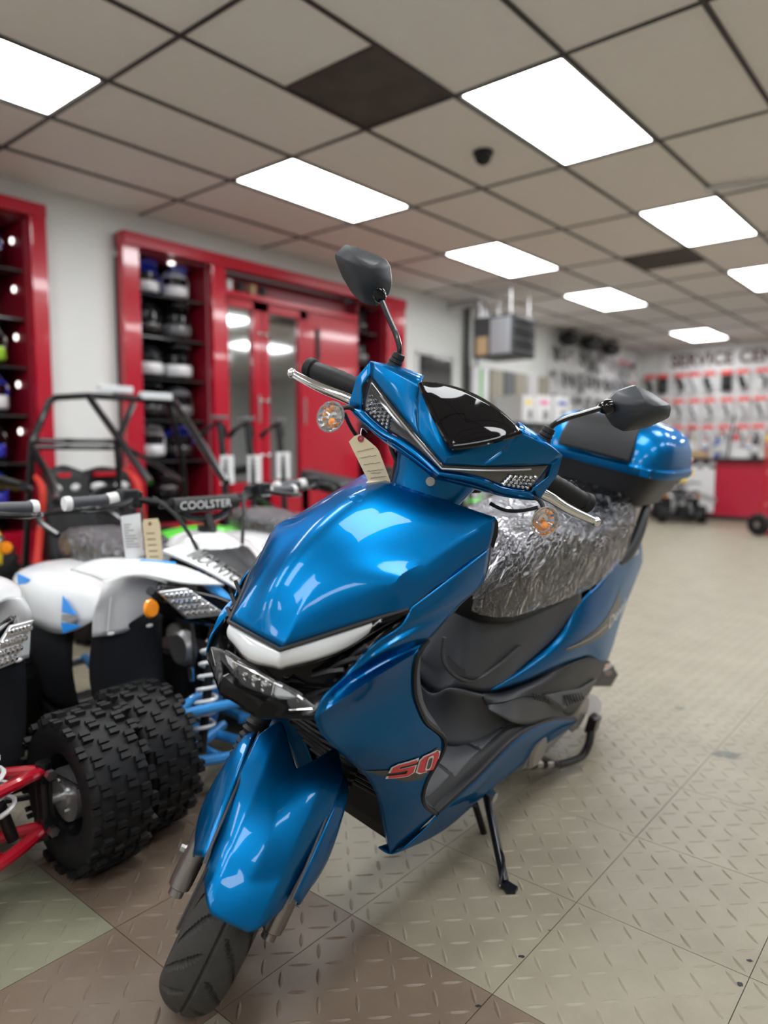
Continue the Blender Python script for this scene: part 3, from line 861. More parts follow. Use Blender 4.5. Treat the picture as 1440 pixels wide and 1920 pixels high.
# 50 lettering with its grey flash
def on_wing(px, py): q = B(px, py, .15); return q
cs = [on_wing(733, 1466), on_wing(806, 1430), on_wing(812, 1394), on_wing(739, 1436)]
ax = V(.45, .85, .1).normalized()
fl = [on_wing(697, 1463), on_wing(760, 1466), on_wing(812, 1440), on_wing(824, 1397), on_wing(808, 1391), on_wing(740, 1448)]
mb = MB()
def drape(p, off):
    h = wing_bvh.ray_cast(p + ax * .1, -ax, .3)
    if h[0] is None: return p
    n = h[1] if h[1].dot(ax) > 0 else -h[1]
    return h[0] + n * off
ctr = sum(fl, V(0, 0, 0)) / len(fl); ring = lin(fl + [fl[0]], 36)[:-1]
g = [[drape(p.lerp(ctr, u), .0012) for p in ring] for u in (0, .3, .6, .98)]
mb.grid(g, closev=True); part(mb, 'grey_flash', 'grey_decal', parent=leftw, ang=0)
# block numerals made as bars (5 and 0) with a white keyline
def bars(ch):
    return {'5': [[(0, 0), (.78, 0), (1, .18), (1, .62), (.3, .62), (.3, .8), (1, .8), (1, 1), (.2, 1), (0, .85), (0, .42), (.7, .42), (.7, .2), (0, .2)]],
            '0': [[(0, .15), (.2, 0), (.85, 0), (1, .15), (1, .85), (.8, 1), (.15, 1), (0, .85)]]}[ch]
def numeral(ch, u0, u1, m, grow, off, name):
    poly = bars(ch)[0]
    cx, cy = .5, .5
    pts = [((u0 + (u1 - u0) * (cx + (x - cx) * grow)), cy + (y - cy) * grow) for x, y in poly]
    p3 = [quad_map(cs, u, v) for u, v in pts]
    dens = []
    for i, p in enumerate(p3):
        q = p3[(i + 1) % len(p3)]
        dens += [p, p.lerp(q, .5)]
    bm = bmesh.new(); vs = [bm.verts.new(drape(p, off)) for p in dens]; f = bm.faces.new(vs)
    bmesh.ops.triangulate(bm, faces=[f]); me = bpy.data.meshes.new(name); bm.to_mesh(me); bm.free(); me.materials.append(MAT[m])
    o = bpy.data.objects.new(name, me); COL.objects.link(o); o.parent = leftw
for ch, u0, u1 in (('5', 0, .47), ('0', .55, 1.0)):
    numeral(ch, u0, u1, 'white_decal', 1.12, .0022, 'numeral_keyline'); numeral(ch, u0, u1, 'red_decal', .98, .0032, 'numeral')
numeral('0', .55 + .14, 1.0 - .13, 'white_decal', .8, .0040, 'numeral_slot')
numeral('0', .55 + .155, 1.0 - .145, 'grey_decal', .62, .0048, 'numeral_slot')

# ---- dark inside of the front, behind the fork
mb = MB(); mb.grid(net([[V(1.20, -.11, .60), V(1.205, 0, .60), V(1.20, .11, .60)], [V(1.06, -.115, .48), V(1.07, 0, .48), V(1.06, .115, .48)], [V(.98, -.115, .36), V(.985, 0, .36), V(.98, .115, .36)], [V(.93, -.10, .225), V(.935, 0, .225), V(.93, .10, .225)]], 14, 10))
part(mb, 'inner_front_panel', 'dark_cavity', solid=.004)
for k in range(9):
    mb = MB(); z = .34 + k * .025; x = 1.0 + (z - .36) * .85; mb.tube([(x, -.105, z), (x + .01, 0, z), (x, .105, z)], .004, 6); part(mb, 'inner_rib', 'black_plastic')

# ---- rear face of the leg shield
mb = MB()
re = [W[0][2], W[1][2], W[2][2], W[3][2], W[4][2], W[5][2], W[6][2], W[7][2], W[8][2], W[9][2], W[11][2]]
rows = []
for i, p in enumerate(re):
    q = p + V(-.008, -.004, 0)
    dz = (.02, .0, 0, 0, 0, 0, 0, 0, 0, 0, 0)[i]
    xin = (.90, .90, .91, .92, .93, .93, .93, .92, .89, .87, .85)[i]
    rows.append([V(q.x, q.y, q.z), V((q.x + xin) / 2, q.y * .72, q.z + dz), V(xin, q.y * .3, q.z + dz), V(xin, 0, q.z + dz)])
rows = [r + [V(p.x, -p.y, p.z) for p in reversed(r[:-1])] for r in rows]
mb.grid(net(rows, 40, 24)); part(mb, 'leg_shield_back', 'grey_plastic', solid=.004, ang=40)
# dark edge trim along the wing's back edge
for sgn in (1, -1):
    mb = MB(); mb.tube(cr([p + V(-.004, .0, 0) for p in re[4:]], 40), .0045, 6)
    if sgn < 0: mb.apply(lambda v: V(v.x, -v.y, v.z))
    part(mb, 'shield_edge_trim', 'black_plastic')

# ---- floorboard, its pads and its side skirts
se = [B(817, 1527, .150), B(890, 1459, .160), B(961, 1388, .163), B(999, 1364, .160), B(1079, 1351, .148)]
mb = MB(); fi = [p + V(0, -.006, .004) for p in se]
rows = [[p, p + V(0, -.012, .012 if i < 4 else .03), V(p.x, .07, .335 + .02 * i / 4), V(p.x, 0, .338 + .02 * i / 4)] for i, p in enumerate(fi)]
rows.insert(0, [V(.93, .13, .345), V(.94, .11, .36), V(.94, .06, .375), V(.94, 0, .38)])
rows = [r + [V(p.x, -p.y, p.z) for p in reversed(r[:-1])] for r in rows]
fg = net(rows, 36, 24); mb.grid(fg); fl_bvh = BVHTree.FromPolygons([tuple(v) for v in mb.v], mb.f)
flo = part(mb, 'floorboard', 'black_plastic', solid=.004, ang=40)
def pad2(poly):
    poly = [(p[0], p[1]) for p in poly]
    n = len(poly)
    ring2 = []
    for i in range(n):
        a, b = poly[i], poly[(i + 1) % n]
        for k in range(5): ring2.append((a[0] + (b[0] - a[0]) * k / 5, a[1] + (b[1] - a[1]) * k / 5))
    def dr(x, y, o):
        h = fl_bvh.ray_cast(V(x, y, .6), V(0, 0, -1)); return V(x, y, (h[0].z if h[0] else .34) + o)
    cx = sum(p[0] for p in poly) / n; cy = sum(p[1] for p in poly) / n
    g = [[dr(x, y, -.001) for x, y in ring2], [dr(x, y, .0055) for x, y in ring2]]
    for u in (.05, .4, .75, .99): g.append([dr(x + (cx - x) * u, y + (cy - y) * u, .0065) for x, y in ring2])
    mb = MB(); mb.grid(g, closev=True); part(mb, 'floor_pad', 'grey_plastic', parent=flo, ang=40)
for sgn in (1, -1):
    for xa, xb, ya, yb in ((.895, .80, .022, .125), (.79, .70, .022, .135), (.69, .60, .022, .138), (.59, .50, .022, .136), (.49, .40, .03, .132)):
        pad2([(xa, sgn * ya), (xb, sgn * ya), (xb - .012, sgn * yb), (xa - .012, sgn * yb)])
lo = [B(732, 1602, .111), B(824, 1557, .113), B(890, 1500, .115), B(971, 1434, .115), B(1075, 1357, .125)]
for sgn in (1, -1):
    mb = MB(); mb.grid(net([[p + V(0, .003, -.003) for p in se], [a.lerp(b, .5) + V(0, .010, 0) for a, b in zip(se, lo)], lo, [p + V(0, -.03, -.004) for p in lo]], 14, 36))
    tr = MB(); tr.tube(cr([p + V(0, -.004, .004) for p in se], 36), .0085, 8, flat=(1.3, .8))
    tl = MB(); tl.tube(cr([p + V(0, .0035, -.001) for p in se], 36), .0025, 6)
    if sgn < 0:
        for m_ in (mb, tr, tl): m_.apply(lambda v: V(v.x, -v.y, v.z))
    sk = part(mb, 'side_skirt', 'blue_paint', solid=.003)
    part(tr, 'skirt_trim', 'black_plastic', parent=sk); part(tl, 'skirt_bead', 'blue_paint', parent=sk)
mb = MB(); mb.grid(net([[V(.93, .10, .222), V(.93, 0, .222), V(.93, -.10, .222)], [V(.5, .10, .212), V(.5, 0, .205), V(.5, -.10, .212)], [V(.2, .11, .24), V(.2, 0, .24), V(.2, -.11, .24)]], 6, 6)); part(mb, 'belly_pan', 'black_plastic', solid=.003)

# ---- seat pedestal
pt_ = [V(.665, 0, .655), B(917, 1150, .055), B(1019, 1147, .115), B(1088, 1122, .146)]
pb_ = [V(.705, 0, .45), B(860, 1290, .06), B(921, 1296, .102), B(1088, 1141, .147)]
def pl(a, b, s, o): return [x.lerp(y, s) + V(*o) for x, y in zip(a, b)]
pe = [V(.70, 0, .44), B(853, 1288, .055), B(921, 1296, .102), B(984, 1247, .117), B(1044, 1192, .132), B(1088, 1141, .147)]
pu = [V(.668, 0, .66), B(905, 1148, .05), B(960, 1152, .085), B(1010, 1138, .112), B(1055, 1122, .131), B(1090, 1106, .148)]
mb = MB(); mb.grid(net([mf(pu), mf(pl(pu, pe, .5, (.004, .003, 0))), mf(pe)], 16, 50)); ped = part(mb, 'seat_pedestal', 'grey_plastic', solid=.004, ang=40)
# recessed glove opening in the pedestal with its frame
op = [B(838, 1226, .028), B(862, 1250, .05), B(902, 1258, .075), B(912, 1258, .082), B(890, 1270, .078), B(858, 1263, .053), B(840, 1248, .035)]
mb = MB(); mb.prism([p + V(.006, .006, 0) for p in op], (-.004, -.003, 0)); part(mb, 'pedestal_opening', 'dark_cavity', parent=ped)
mb = MB(); mb.tube(cr([B(833, 1195, .02), B(832, 1240, .03), B(856, 1268, .055), B(895, 1274, .082), B(925, 1255, .097), B(975, 1212, .113)], 24), .0055, 6); mb.mirror(); part(mb, 'pedestal_rib', 'grey_plastic', parent=ped)
# stepped skirt between pedestal and floor
ps = [V(.72, 0, .44), B(845, 1292, .06), B(900, 1303, .10), B(935, 1310, .117)]
pf = [V(.74, 0, .345), V(.725, .075, .35), V(.66, .12, .352), V(.56, .145, .36)]
mb = MB(); mb.grid(net([mf(ps), mf(pl(ps, pf, .55, (-.02, -.012, 0))), mf(pf)], 10, 30)); part(mb, 'pedestal_base', 'grey_plastic', solid=.004)

# ---- rear side panels
SP = [[(918, 1293, .101), (919, 1294, .103), (920, 1295, .104), (921, 1297, .103)],
      [(984, 1247, .117), (985, 1258, .127), (985, 1268, .130), (985, 1279, .123)],
      [(1044, 1192, .132), (1046, 1212, .147), (1046, 1232, .151), (1046, 1250, .141)],
      [(1089, 1127, .148), (1092, 1162, .164), (1094, 1198, .166), (1096, 1231, .150)],
      [(1122, 1095, .150), (1130, 1140, .166), (1138, 1180, .163), (1146, 1222, .142)],
      [(1150, 1060, .140), (1158, 1095, .150), (1163, 1128, .147), (1166, 1156, .130)],
      [(1180, 1030, .112), (1188, 1050, .117), (1193, 1068, .113), (1194, 1084, .104)],
      [(1202, 1012, .07), (1204, 1028, .07), (1205, 1042, .07), (1205, 1056, .065)]]
SPg = [[B(*q) for q in r] for r in SP]
sp = MB().grid(net(SPg, 56, 18)); sp_bvh = BVHTree.FromPolygons([tuple(v) for v in sp.v], sp.f)
lsp = part(sp, 'rear_side_panel', 'blue_paint', solid=.003, ang=40)
part(MB().grid(net(SPg, 56, 18)).apply(lambda v: V(v.x, -v.y, v.z)), 'rear_side_panel', 'blue_paint', solid=.003, ang=40)
axs = V(.1, 1, .1).normalized()
def drape2(p, off):
    h = sp_bvh.ray_cast(p + axs * .1, -axs, .3)
    if h[0] is None: return p
    n = h[1] if h[1].dot(axs) > 0 else -h[1]
    return h[0] + n * off
def flash(pl_, m, off, name):
    up, dn = pl_
    a, b = lin([B(*q, .16) for q in up], 20), lin([B(*q, .16) for q in dn], 20)
    g = [[drape2(x.lerp(y, t), off) for x, y in zip(a, b)] for t in (0, .25, .5, .75, 1)]
    part(MB().grid(g), name, m, parent=lsp, ang=0)
flash(([(1060, 1222), (1100, 1188), (1138, 1152), (1170, 1108)], [(1060, 1224), (1102, 1205), (1142, 1180), (1170, 1138)]), 'grey_decal', .001, 'stripe_band')
flash(([(1064, 1216), (1100, 1194), (1135, 1168)], [(1064, 1218), (1100, 1197), (1135, 1172)]), 'silver_decal', .0018, 'stripe_line')
cs2 = [B(1137, 1178, .157), B(1176, 1137, .14), B(1176, 1119, .14), B(1140, 1156, .157)]
vs_, fs_ = text_verts('Denali')
mb = MB(); mb.add([drape2(quad_map(cs2, u, v), .0022) for u, v in vs_], fs_); part(mb, 'model_lettering', 'white_decal', parent=lsp, ang=0, merge=0, recalc=False)

# ---- dark lower rear cover with passenger footrest
LC = [[(905, 1299, .098), (908, 1310, .108), (912, 1322, .115)], [(930, 1300, .108), (932, 1308, .122), (935, 1318, .132)], [(984, 1282, .126), (982, 1294, .142), (979, 1307, .150)], [(1044, 1254, .143), (1038, 1285, .160), (1030, 1314, .162)], [(1096, 1235, .150), (1088, 1280, .164), (1075, 1338, .152)], [(1144, 1228, .14), (1128, 1258, .148), (1108, 1296, .138)]]
LCg = [[B(*q) for q in r] for r in LC]
for sgn in (1, -1):
    mb = MB().grid(net(LCg, 40, 14))
    if sgn < 0: mb.apply(lambda v: V(v.x, -v.y, v.z))
    lc = part(mb, 'lower_rear_cover', 'grey_plastic' if False else 'black_plastic', solid=.004, ang=30)
    if sgn > 0:
        wd = [B(1022, 1302, .165), B(1088, 1290, .170), B(1121, 1271, .165), B(1090, 1310, .182), B(1060, 1330, .182)]
        mb = MB(); mb.prism([wd[0], wd[1], wd[2], wd[3], wd[4]], (0, -.012, -.018)); fr_ = part(mb, 'passenger_footrest', 'grey_plastic', parent=lc, bevel=.003)
        for k in range(7):
            a = B(1058 + k * 5, 1304 - k * .8, .1745); b = B(1064 + k * 5, 1324 - k * 2.2, .1845)
            mb = MB(); mb.tube([a, b], .0022, 5); part(mb, 'footrest_rib', 'black_plastic', parent=lc)
        for k in range(10):
            for j in range(3):
                p = B(1000 + k * 5.2 + j * 1.5, 1301 + k * 1.4 + j * 4.5, .162 + .002 * j); mb = MB() if not (k or j) else mb; mb.ball(p, .003, 6, 4)
        part(mb, 'footrest_studs', 'black_plastic', parent=lc)
# riser closing the step between floorboard and rear cover
for sgn in (1, -1):
    mb = MB().grid(net([[B(915, 1322, .118), B(940, 1316, .133), B(980, 1306, .149), B(1032, 1313, .161), B(1076, 1338, .151)], [B(917, 1330, .125), B(940, 1343, .147), B(975, 1358, .158), B(1030, 1350, .158), B(1074, 1346, .150)]], 6, 20))
    if sgn < 0: mb.apply(lambda v: V(v.x, -v.y, v.z))
    part(mb, 'step_riser', 'grey_plastic', solid=.004)
# rear mud guard flap with a warning label
mg = [B(1125, 1226, .125), B(1148, 1243, .125), B(1160, 1265, .125), B(1146, 1288, .125), B(1112, 1288, .125)]
mb = MB(); mb.prism(mg, (0, -.25, 0)); flap = part(mb, 'rear_mudguard', 'black_plastic', bevel=.004)
lb = [B(1130, 1258, .125), B(1146, 1250, .125), B(1147, 1242, .125), B(1134, 1246, .125)]
mb = MB(); mb.prism([p + V(0, .0012, 0) for p in lb], (0, .0004, 0)); part(mb, 'warning_label', 'white_decal', parent=flap)
mb = MB(); mb.prism([B(1133, 1253, .1275), B(1145, 1248, .1275), B(1145, 1246, .1275), B(1134, 1250, .1275)], (0, .0003, 0)); part(mb, 'warning_label_bar', 'red_decal', parent=flap)
for k, (x0, x1) in enumerate(((1134, 1144), (1132, 1148), (1133, 1146), (1136, 1145))):
    y = 1257.5 + k * 3; mb = MB(); mb.prism([B(x0, y, .1265), B(x1, y - 1, .1265), B(x1, y - 2.4, .1265), B(x0, y - 1.4, .1265)], (0, .0003, 0)); part(mb, 'warning_print', 'silver_decal' if k < 3 else 'red_decal', parent=flap)

# ---- rear wheel, engine and stands
part(tyre(MB(), 0.0, .225, .225, .054, .075, nth=144, nv=24, groove=False), 'rear_tyre', 'rubber')
mb = MB(); Mr = Matrix.Translation((0, 0, .225)) @ Matrix.Rotation(PI / 2, 4, 'X')
mb.lathe([(.0, -.04), (.15, -.04), (.16, -.045), (.16, .045), (.15, .04), (0, .04)], 32, Mr); part(mb, 'rear_rim', 'black_metal')
mb = MB()
eg = [(.36, .20, .055), (.30, .205, .075), (.18, .21, .085), (.06, .215, .085), (-.02, .22, .075), (-.06, .22, .05)]
rings = [[V(x, .085 + .055 * math.copysign(abs(math.cos(a)) ** .6, math.cos(a)), z + h * math.sin(a)) for a in [2 * PI * k / 20 for k in range(20)]] for x, z, h in eg]
mb.grid(rings, closev=True, closeu=False); mb.f.append(tuple(range(20))); mb.f.append(tuple(len(mb.v) - 20 + k for k in range(20)))
eng = part(mb, 'engine_cover', 'alloy', ang=40)
for xx, zz, rr in ((.30, .205, .05), (-.0, .22, .062)):
    mb = MB(); mb.lathe([(0, .012), (rr * .8, .012), (rr, .004), (rr, 0)], 24, Matrix.Translation((xx, .138, zz)) @ Matrix.Rotation(-PI / 2, 4, 'X')); part(mb, 'engine_cap', 'gunmetal', parent=eng)
mb = MB(); mb.cyl(B(1108, 1322, .07), B(1108, 1322, .125), .034, 20); part(mb, 'air_filter_drum', 'gunmetal', parent=eng)
mb = MB(); mb.tube(cr([(.35, .1, .30), (.2, .12, .33), (.05, .1, .34)], 8), .035, 12); part(mb, 'air_filter_box', 'black_plastic', parent=eng)
# centre stand folded up below, with its foot lever
def mh(p): return V(p.x, -p.y, p.z)
s1, s2, s3, s4 = B(960, 1437, .09), B(1047, 1434, .15), B(1096, 1412, .18), B(1108, 1372, .17)
mb = MB(); mb.tube(cr([s1, s1.lerp(s2, .5), s2], 8), .011, 10); mb.tube(cr([s2, s2.lerp(s3, .5) + V(0, .004, -.004), s3, s3.lerp(s4, .5) + V(0, .004, 0), s4], 16), .0125, 10)
mb.tube([s1, mh(s1)], .012, 10); mb.tube(cr([mh(s1), mh(s2)], 3), .011, 10)
cst = part(mb, 'centre_stand', 'black_metal')
mb = MB(); q = B(1112, 1357, .165); mb.box(q, (.05, .03, .055)); part(mb, 'kick_pedal_bracket', 'black_metal', bevel=.004, parent=cst)
mb = MB(); mb.tube([B(985, 1412, .10), B(1045, 1432, .15)], .008, 8); mb.tube([B(1003, 1404, .10), B(990, 1436, .12)], .008, 8); part(mb, 'stand_brace', 'black_metal', parent=cst)
for k in range(3):
    mb = MB(); a = B(982 + k * 20, 1435 - k * 1, .11 + .012 * k); b = B(993 + k * 20, 1434 - k, .117 + .012 * k); mb.tube([a, b], .0122, 8); part(mb, 'stand_sleeve', 'gunmetal', parent=cst)
# side stand
foot = BZW(948, 1664); pv = B(912, 1487, .115)
ftop = foot + (pv - foot).normalized() * .012
mb = MB(); mb.tube([pv, pv.lerp(ftop, .5), ftop], [.0115, .0105, .010], 12); sst = part(mb, 'side_stand', 'black_metal')
zb = SI.to_3x3() @ V(0, 0, 1)
fw_ = [BZW(x, y, .004) for x, y in ((938, 1662), (952, 1656), (971, 1668), (966, 1676), (952, 1676))]
mb = MB(); mb.prism(fw_, zb * .007); part(mb, 'stand_foot', 'black_metal', parent=sst)
mb = MB(); lp = [BZW(x, y, z) for x, y, z in ((936, 1582, .128), (946, 1583, .125), (956, 1603, .1), (964, 1628, .06), (961, 1638, .05), (944, 1640, .052))]
lp = [pv.lerp(foot, .56), pv.lerp(foot, .58) + V(0, .03, -.0) + V(.025, 0, 0), pv.lerp(foot, .70) + V(.045, .03, .0), pv.lerp(foot, .83) + V(.05, .02, 0), pv.lerp(foot, .86) + V(.03, .01, 0), pv.lerp(foot, .86)]
mb.tube(cr(lp, 24), .0032, 7); part(mb, 'stand_tang', 'black_metal', parent=sst)
mb = MB(); a, b = B(890, 1506, .10), B(909, 1568, .125); d = (b - a); n1 = d.normalized().cross(V(0, 1, 0)).normalized(); n2 = d.normalized().cross(n1)
mb.tube([a + d * (k / 160) + (n1 * math.cos(k * .9) + n2 * math.sin(k * .9)) * .0075 for k in range(161)], .0018, 5); part(mb, 'stand_spring', 'black_metal', parent=sst)
mb = MB(); mb.cyl(pv + V(0, .0, 0), pv + V(0, .025, 0), .014, 14); part(mb, 'stand_pivot', 'steel', parent=sst)

# ---- seat under loose clear film
secs = [(.70, .045, .65, .70), (.675, .085, .625, .755), (.62, .112, .61, .815), (.52, .130, .605, .852), (.40, .143, .61, .862), (.27, .150, .62, .858), (.16, .150, .635, .862), (.06, .145, .66, .885), (-.03, .13, .69, .905), (-.07, .10, .72, .89)]
def ringsec(x, w, z0, z1, n=36, infl=0):
    out = []
    for k in range(n):
        a = 2 * PI * k / n; ca, sa = math.cos(a), math.sin(a)
        ex = .55
        y = (w + infl) * math.copysign(abs(ca) ** ex, ca); z = (z0 + z1) / 2 + (z1 - z0 + 2 * infl) / 2 * math.copysign(abs(sa) ** ex, sa)
        if sa > 0: y *= 1 - .10 * sa
        out.append(V(x, y, z))
    return out
g = [ringsec(*s) for s in secs]
gc = [cr([r[k] for r in g], 40) for k in range(36)]
g = [[gc[k][i] for k in range(36)] for i in range(41)]
mb = MB(); mb.grid(g, closev=True); mb.f.append(tuple(range(36))); mb.f.append(tuple(len(mb.v) - 36 + k for k in range(36)))
part(mb, 'seat', 'seat_vinyl', ang=60)
rnd = random.Random(3)
ph = [(rnd.uniform(20, 70), rnd.uniform(20, 70), rnd.uniform(20, 60), rnd.uniform(0, 6)) for _ in range(7)]
def wr(p):
    s = 0
    for i, (a, b, c, d) in enumerate(ph): s += (1 - abs(math.sin(p.x * a + p.y * b * (1 if i % 2 else -1) + p.z * c + d + 1.5 * math.sin(p.x * 23 + p.z * 31)))) ** 3
    return s / 7
g = [ringsec(s[0] + (.012 if i == 0 else 0), s[1], s[2], s[3], 120, .006) for i, s in enumerate(secs)]
gc = [cr([r[k] for r in g], 110) for k in range(120)]
fgid = []
for i in range(111):
    row = []
    for k in range(120):
        p = gc[k][i]; zc = .76; n = V(0, p.y, (p.z - zc) * 1.2); n = n.normalized() if n.length > 1e-6 else V(0, 0, 1)
        if i < 12: n = (n + V((12 - i) / 8, 0, 0)).normalized()
        d = wr(p) * .016 - .002
        a = 2 * PI * k / 120
        row.append(p + n * max(0.0005, d))
    fgid.append(row)
mb = MB()
keep = lambda k: not (66 < k < 114)
b0 = 0
ks = list(range(114, 120)) + list(range(0, 67))
mb.grid([[r[k] for k in ks] for r in fgid])
part(mb, 'seat_film', 'clear_film', ang=0)

# ---- grab rail, tail lamp, number bracket
for sgn in (1, -1):
    gp = [B(1158, 1053, .128), B(1176, 1040, .135), B(1196, 1002, .130), B(1208, 965, .118), B(1214, 942, .105)]
    if sgn < 0: gp = [mh(p) for p in gp]
    mb = MB(); mb.tube(cr(gp, 18), [.013 + .009 * math.sin(PI * k / 18) for k in range(19)], 14, flat=(.75, 1.25)); part(mb, 'grab_rail', 'grey_plastic')
mb = MB(); mb.box((-.13, 0, .845), (.30, .17, .03)); part(mb, 'rack_plate', 'black_plastic', bevel=.008)
mb = MB(); mb.grid(net([[V(-.20, .08, .76), V(-.24, 0, .77), V(-.20, -.08, .76)], [V(-.22, .09, .72), V(-.265, 0, .72), V(-.22, -.09, .72)], [V(-.19, .085, .67), V(-.23, 0, .665), V(-.19, -.085, .67)]], 8, 12)); part(mb, 'tail_lamp', 'red_lens', solid=.01)
mb = MB(); mb.grid(net([[V(.1, .10, .80), V(.1, 0, .82), V(.1, -.10, .80)], [V(-.1, .10, .80), V(-.1, 0, .82), V(-.1, -.1, .80)], [V(-.20, .075, .775), V(-.22, 0, .785), V(-.20, -.075, .775)]], 8, 8)); part(mb, 'tail_cover', 'blue_paint', solid=.004)
for sgn in (1, -1):
    mb = MB(); mb.ball((-.215, sgn * .105, .70), (.02, .022, .018)); part(mb, 'rear_signal', 'white_lens')
mb = MB(); mb.grid(net([[V(-.16, .07, .68), V(-.17, 0, .69), V(-.16, -.07, .68)], [V(-.24, .07, .56), V(-.25, 0, .56), V(-.24, -.07, .56)], [V(-.30, .07, .42), V(-.30, 0, .42), V(-.30, -.07, .42)]], 8, 6)); part(mb, 'rear_fender', 'black_plastic', solid=.004)

# ---- top case
def rrect(x0, x1, w, z, r=.45, n=48, bulge=0):
    cx, hx = (x0 + x1) / 2, abs(x0 - x1) / 2; out = []
    for k in range(n):
        a = 2 * PI * k / n
        out.append(V(cx + hx * math.copysign(abs(math.cos(a)) ** r, math.cos(a)), w * math.copysign(abs(math.sin(a)) ** r, math.sin(a)), z))
    return out
def loft(secs, cap=True):
    mb = MB(); g = [rrect(*s) for s in secs]; mb.grid(g, closev=True); n = len(g[0])
    if cap: mb.f.append(tuple(reversed(range(n)))); mb.f.append(tuple(len(mb.v) - n + k for k in range(n)))
    return mb
CZ = .972
case = part(loft([(-.01, -.29, .115, .862, .5), (.015, -.315, .14, .868, .5), (.028, -.335, .152, .90, .48), (.048, -.365, .186, CZ - .012, .46)]), 'case_base', 'black_plastic', ang=40)
part(loft([(.054, -.372, .194, CZ - .014, .46), (.060, -.380, .199, CZ - .006, .46), (.060, -.380, .199, CZ + .008, .46), (.054, -.374, .194, CZ + .014, .46)]), 'case_band', 'blue_paint', ang=40)
lid = part(loft([(.052, -.372, .192, CZ + .008, .40), (.049, -.368, .190, CZ + .03, .41), (.040, -.358, .183, CZ + .065, .43), (.018, -.338, .166, CZ + .100, .46), (-.03, -.295, .132, CZ + .123, .52), (-.10, -.23, .07, CZ + .133, .65), (-.155, -.175, .01, CZ + .134, .9)]), 'case_lid', 'blue_paint', ang=60)
mb = MB(); pg = net([[V(.062, -.105, CZ + .018), V(.068, 0, CZ + .02), V(.062, .105, CZ + .018)], [V(.055, -.105, CZ + .05), V(.062, 0, CZ + .052), V(.055, .105, CZ + .05)], [V(.038, -.100, CZ + .085), V(.042, 0, CZ + .090), V(.038, .100, CZ + .085)], [V(.0, -.092, CZ + .118), V(.002, 0, CZ + .122), V(.0, .092, CZ + .118)]], 12, 16)
mb.grid(pg); part(mb, 'case_backrest', 'seat_vinyl', solid=.012, bevel=.004, parent=lid, off=1)
for sgn in (1, -1):
    mb = MB(); mb.box((.045, sgn * .152, CZ), (.04, .03, .026), Matrix.Identity(4)); part(mb, 'case_hinge', 'blue_paint', bevel=.004)
mb = MB(); mb.grid(net([[V(-.375, .12, CZ + .03), V(-.384, 0, CZ + .035), V(-.375, -.12, CZ + .03)], [V(-.365, .115, CZ + .055), V(-.375, 0, CZ + .06), V(-.365, -.115, CZ + .055)]], 4, 12)); part(mb, 'case_reflector', 'red_lens', solid=.006, parent=lid)
mb = MB(); mb.ball((-.30, .165, CZ + .035), (.05, .02, .014), 12, 6); part(mb, 'case_side_reflector', 'red_lens', parent=lid)
mb = MB(); mb.ball((-.26, .10, CZ + .105), (.03, .02, .012), 12, 6); part(mb, 'case_emblem', 'red_lens', parent=lid)

# cables between bars and body
for i, (y0, y1) in enumerate(((-.1, -.05), (-.12, -.02), (.1, .05), (.12, .02))):
    mb = MB(); mb.tube(cr([ST @ V(.86, y0, 1.01), ST @ V(.90, y0 * .8, .97), V(.96, y1, .93), V(.98, y1, .86)], 14), .0045, 8); part(mb, 'control_cable', 'black_matt')

# hang tag tied to the bars
TAGX = .985
tagpx = [(664, 818), (674, 814), (686, 822), (705, 838), (711, 846), (732, 902), (690, 901), (654, 828)]
tg_pts = [BX(x, y, TAGX) for x, y in tagpx]
tgp = [(SM @ ST) @ p for p in tg_pts]
hang = thing('hang_tag', 'manila hang tag with a red eyelet tied below the scooter handlebar', 'tag')
dirn = (CO - tgp[0]).normalized()
mb = MB(); mb.prism(tgp, dirn * -.0006); mb.build('tag_card', 'manila', hang, ang=0)
fold = [(690, 901), (732, 902), (706, 915), (680, 911)]
fp = [(SM @ ST) @ BX(x, y, TAGX) for i, (x, y) in enumerate(fold)]
mb = MB(); mb.prism([fp[0], fp[1], fp[2] + dirn * .012, fp[3] + dirn * .012], dirn * -.0006); mb.build('tag_fold', 'manila', hang, ang=0)
ec = (SM @ ST) @ BX(676.5, 822.5, TAGX) + dirn * .0008
mb = MB(); mb.lathe([(.0017, 0), (.0058, 0), (.0058, .0006), (.0017, .0006)], 20, Matrix.Translation(ec) @ dirn.to_track_quat('Z', 'Y').to_matrix().to_4x4()); mb.build('eyelet', 'eyelet_red', hang, ang=0)
def scribble(px0, py0, px1, py1, seed, amp, line=True):
    rr = random.Random(seed); pts = []; n = 26
    for k in range(n + 1):
        u = k / n; x = px0 + (px1 - px0) * u; y = py0 + (py1 - py0) * u
        if u < .8: y += rr.uniform(-amp, amp * .6); x += rr.uniform(-.8, .8)
        pts.append((SM @ ST) @ BX(x, y, TAGX) + dirn * .0012)
    return MB().tube(pts, .00035, 4)
for k, (a, b, c, d) in enumerate(((670, 847, 701, 840), (676, 859, 706, 854), (682, 872, 713, 867), (688, 884, 719, 880), (696, 888, 714, 886), (694, 897, 724, 893))):
    scribble(a, b, c, d, k, 1.6).build('tag_writing', 'ink', hang, ang=0)
mb = MB(); mb.tube(cr([ec, ec + Vector((0, 0, .012)) + dirn * -.01, (SM @ ST) @ V(.915, -.145, .975)], 8), .0008, 5); mb.build('tag_string', 'paper', hang, ang=0)
